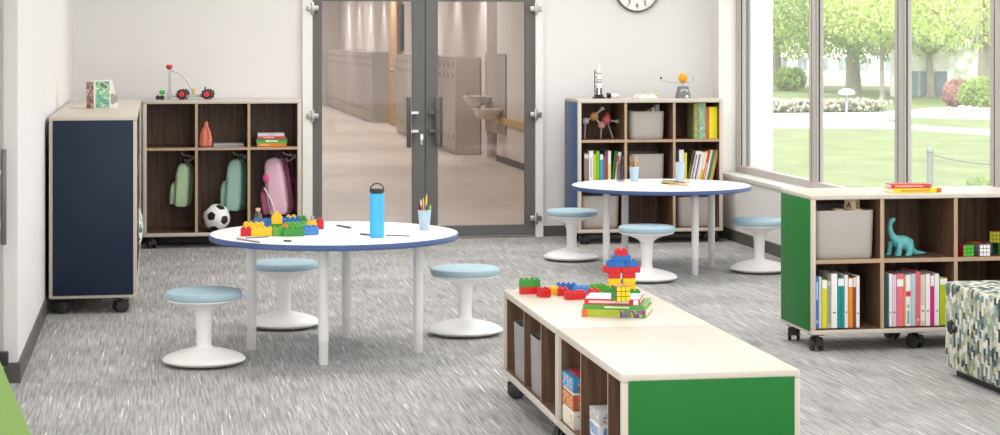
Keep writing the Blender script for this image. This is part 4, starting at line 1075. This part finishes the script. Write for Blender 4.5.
hb(-1.5, 3, 6, 'blue', 'blue brick forming the upper roof tier of the brick house'); hb(-1., 2, 7, 'red', 'red brick topping the brick house')
fb(605.3, 612, 297.2, 1, 1, 'green', 0, 'small green brick at the left foot of the brick house', k=1.25)
fb(630.5, 640.5, 298.0, 2, 1, 'green', 0, 'small green brick at the right foot of the brick house', k=1.)

# puzzle cubes
CC = {'w': 'f3f1f0', 'y': 'e9cd10', 'g': '4cb82c', 'r': 'd4213c', 'b': '3a3fb0', 'o': 'e8731c', 'd': '1f5c40', 'a': '9a9da0', 'p': 'a8327c', 'v': 'b6b82c', 'f': '2f8a3a'}
def puzzle(label, p, rz, front, left, right, top, s=.057):
    t = thing('puzzle_cube', label, 'puzzle cube', p, rz, 'puzzle cubes')
    MB().box(-s/2, s/2, -s/2, s/2, 0, s, bev=.002).build('cube_body', 'black', t)
    m = MB(); mats = []
    e = s/3; g_ = e*.06
    for nm, (o_, a, b, nn), c in (('f', ((-s/2, -s/2, 0), (1, 0, 0), (0, 0, 1), (0, -1, 0)), front), ('l', ((-s/2, s/2, 0), (0, -1, 0), (0, 0, 1), (-1, 0, 0)), left), ('r', ((s/2, -s/2, 0), (0, 1, 0), (0, 0, 1), (1, 0, 0)), right), ('t', ((-s/2, -s/2, s), (1, 0, 0), (0, 1, 0), (0, 0, 1)), top)):
        m.i = len(mats); mats.append(pm(CC[c], .35, .03, 20))
        o_, a, b, nn = map(Vector, (o_, a, b, nn))
        for i in range(3):
            for j in range(3):
                q = o_+a*(i*e+g_)+b*(j*e+g_)+nn*.0006; L = e-2*g_
                m.face([q, q+a*L, q+a*L+b*L, q+b*L])
    m.build('sticker', mats, t, recalc=False); return t
p = on(621.8, 301.2, ZB); p.z = ZB; p.y += .02
puzzle('green and yellow puzzle cube standing on the stacked books', p, R(9), 'y', 'f', 'b', 'o')
z3 = .4527
for px, Y, dz, rz, cols, lb in ((966, 9.245, 0, 4, 'grbr', 'puzzle cube with green front at the left of the right cubby'), (974.5, 9.34, 0, 30, 'ogbo', 'puzzle cube with orange side behind the green and white ones'),
                                (982.3, 9.25, 0, 3, 'wagp', 'puzzle cube with white front in the right cubby'), (994, 9.345, 0, 12, 'dawr', 'dark green puzzle cube behind the white one'),
                                (1006, 9.25, 0, 0, 'ygbr', 'puzzle cube with yellow front at the photo edge'), (997.5, 9.30, .0575, 38, 'bvbr', 'olive and blue puzzle cube stacked on the others')):
    puzzle(lb, Vector((atY(px, Y), Y, z3+dz)), R(rz), *cols)

# ================================================================== THINGS IN THE GREEN ENDED CABINET
YD = 9.30; x0 = atY(903, YD); zs = .4527
D = lambda px, py, dy=0.: Vector((atY(px, YD)-x0, dy, max(.004, zat(px, py, YD)-zs)))
m = MB()
m.tube([D(895.2, 218.8), D(893.2, 219.6), D(891, 221), D(889.8, 225), D(890.2, 231), D(892.5, 237), D(897, 241), D(903, 242.5), D(908, 245), D(911, 250), D(916, 252.4), D(927.5, 252.8)], [.0075, .012, .0135, .012, .014, .020, .031, .038, .036, .023, .012, .002], 14)
m.ball(D(893, 220), (.013, .009, .010), 12, 8)
for px, dy, r in ((897, -.03, .014), (907.5, -.03, .0155), (890.5, .014, .013), (900, .03, .014)):
    m.tube([D(px+1, 242, dy*.7), D(px, 249, dy), D(px-.6, 256.6, dy)], [r*1.25, r, r*.95], 10); m.ball((D(px-1.6, 258, dy).x, dy, .008), (r*1.25, r*1.05, .008), 10, 6)
dn = pm('5fb3b2', .5, .12, 50)
o = m.build('dinosaur_toy', dn); rm = o.modifiers.new('remesh', 'REMESH'); rm.mode = 'VOXEL'; rm.voxel_size = .0032; rm.use_smooth_shade = True
sm = o.modifiers.new('smooth', 'SMOOTH'); sm.factor = .5; sm.iterations = 4
o.location = (x0, YD, zs); tag(o, 'teal long necked dinosaur toy in the upper middle cubby', 'toy')
def letter_cube(label, px, pyt, Y, s, rz, faces, zb=None):
    t = thing('letter_cube', label, 'wooden block', (atY(px, Y), Y, zat(px, pyt, Y)-s), rz, 'wooden letter cubes')
    MB().box(-s/2, s/2, -s/2, s/2, 0, s, bev=.003).build('cube_body', 'wood', t)
    for ch, rot, loc in ((faces[0], (pi/2, 0, 0), (0, -s/2-.0003, s/2)), (faces[1], (pi/2, 0, pi/2), (s/2+.0003, 0, s/2)), (faces[2], (pi/2, 0, -pi/2), (-s/2-.0003, 0, s/2))):
        text_mesh('letter', ch, s*.72, 'black', t, loc, rot, .0003, .0003)
YL3 = 9.315
M['wood'] = M['cube'] = grain('pale_block_wood', [(.25, 'dcc39b'), (.75, 'ecd8b6')], 40, 4, .6)
letter_cube('wooden letter cube standing highest in the large grey bin', 852, 199.3, YL3, .056, R(38), 'SCA')
letter_cube('wooden letter cube just showing over the bin rim at the right', 856, 208.6, YL3-.035, .046, R(15), '2BZ')
letter_cube('wooden letter cube just showing over the bin rim at the left', 838, 208.8, YL3-.02, .046, R(4), 'TNE')

# ================================================================== GAME BOXES IN THE NEAR LOW CABINET
def gbox(label, y0, y1, xf, d, z, h, lid, art, grp):
    t = thing('game_box', label, 'game box', (xf+d/2, (y0+y1)/2, z), 0, grp)
    w = y1-y0
    MB().box(-d/2+.002, d/2-.002, -w/2+.002, w/2-.002, 0, h*.6).build('box_base', pm('e9e4da', .6), t)
    MB().box(-d/2, d/2, -w/2, w/2, h*.14, h, bev=.0015).build('lid', pm(lid, .45, .05, 30) if isinstance(lid, str) else lid, t)
    if art:
        MB().box(-d/2-.0008, -d/2, -w*.46, w*.46, h*.25, h*.92).box(-d*.44, d*.44, -w/2-.0008, -w/2, h*.25, h*.92).build('side_picture', art, t)
art1 = blotch('busy_blue_picture', [(.0, '2f7fb4'), (.42, '57a9cc'), (.5, 'd9e6ea'), (.56, 'cc5a5a'), (.62, '3c5f9c')], (40, 40, 1))
art2 = blotch('busy_orange_picture', [(.0, 'b8452c'), (.42, 'd9813c'), (.5, 'e8c27a'), (.58, '8a9a4c'), (.64, 'c94f34')], (40, 40, 1))
art3 = blotch('sparse_dark_dots', [(.0, 'e6ddc8'), (.62, '4f4a42'), (.68, 'e6ddc8')], (26, 26, 1))
ga = atX(574, FX0+.015); gb_ = FYM-.032
def wide(k): return (ga, min(gb_, ga+k))
z = .1167
for lb, h, lid, art in (('dark dotted cream game box at the bottom of the left stack', .058, 'e4dbc6', art3), ('orange picture game box in the middle of the left stack', .066, 'b9503a', art2), ('blue picture game box on top of the left stack', .062, '2f86b4', art1)):
    a, b = wide(.19); gbox(lb+' in near low cabinet', a, b, FX0+.012, .27, z, h, lid, art, 'game boxes in the left stack'); z += h+.0005
tag(sbox('game_board', pm('a8324a', .5), FX0+.03, FX0+.26, ga+.005, ga+.17, z, z+.008, bev=.001), 'thin crimson board lying on the blue game box', 'game board')
ha = atX(600, FX0+.015); hb_ = ha+.15
z = .1167
for lb, h, lid, art in (('blue box at the bottom of the right stack', .045, '3a66b4', art1), ('white and blue box in the middle of the right stack', .048, 'dcdfe2', blotch('blue_white_picture', [(.0, '6f93b8'), (.5, 'c9d4de'), (.56, '8fa9c4')], (30, 30, 1))), ('pale grey box on top of the right stack', .046, 'c8c5c1', blotch('grey_picture', [(.0, 'b5b2ae'), (.5, 'd8d5d0'), (.6, '8f8f90')], (24, 24, 1)))):
    gbox(lb+' in near low cabinet', ha, hb_, FX0+.012, .24, z, h, lid, art, 'game boxes in the right stack'); z += h+.0005

# ================================================================== LIGHT
w = bpy.data.worlds.new('sky'); scn.world = w; w.use_nodes = True
bg = w.node_tree.nodes['Background']; bg.inputs[0].default_value = (.95, .96, 1., 1); bg.inputs[1].default_value = 2.3
def area(name, loc, sx, sy, power, col=(1., .975, .985), rot=(0, 0, 0)):
    l = bpy.data.lights.new(name, 'AREA'); l.shape = 'RECTANGLE'; l.size = sx; l.size_y = sy; l.energy = power; l.color = col
    o = bpy.data.objects.new(name, l); COL.objects.link(o); o.location = loc; o.rotation_euler = rot; return o
for y, e in ((1.5, 46), (4.5, 46), (7.5, 46), (10.2, 50), (13.1, 68)): area('ceiling_light', (2.05, y, ZC-.03), 3.1, 1.2, e)
for y, e in ((17, 22), (21, 26), (25, 38), (30, 40), (35, 40), (40, 40), (44, 40)): area('corridor_light', (2.6, y, 2.72), 1.4, 1.2, e, (1, .975, .95))
for k in range(9):
    l = bpy.data.lights.new('corridor_downlight', 'SPOT'); l.energy = 60; l.spot_size = R(80); l.spot_blend = .6; l.color = (1, .975, .95); l.shadow_soft_size = .06
    o = bpy.data.objects.new('corridor_downlight', l); COL.objects.link(o); o.location = (3.98, 25.6+k*2.3, 2.7); o.rotation_euler = (0, R(6), 0)
s = bpy.data.lights.new('sun', 'SUN'); s.energy = 5.5; s.angle = R(3); s.color = (1, .98, .95)
o = bpy.data.objects.new('sun', s); COL.objects.link(o); o.rotation_euler = (R(34), R(-22), 0)
vs = scn.view_settings
scn.display_settings.display_device = 'sRGB'
vs.view_transform = 'Standard'; vs.look = 'None'; vs.gamma = 1; vs.use_curve_mapping = False; vs.exposure = .0
scn.cycles.max_bounces = 10; scn.cycles.diffuse_bounces = 5; scn.cycles.transparent_max_bounces = 16
scn.cycles.sample_clamp_indirect = 8
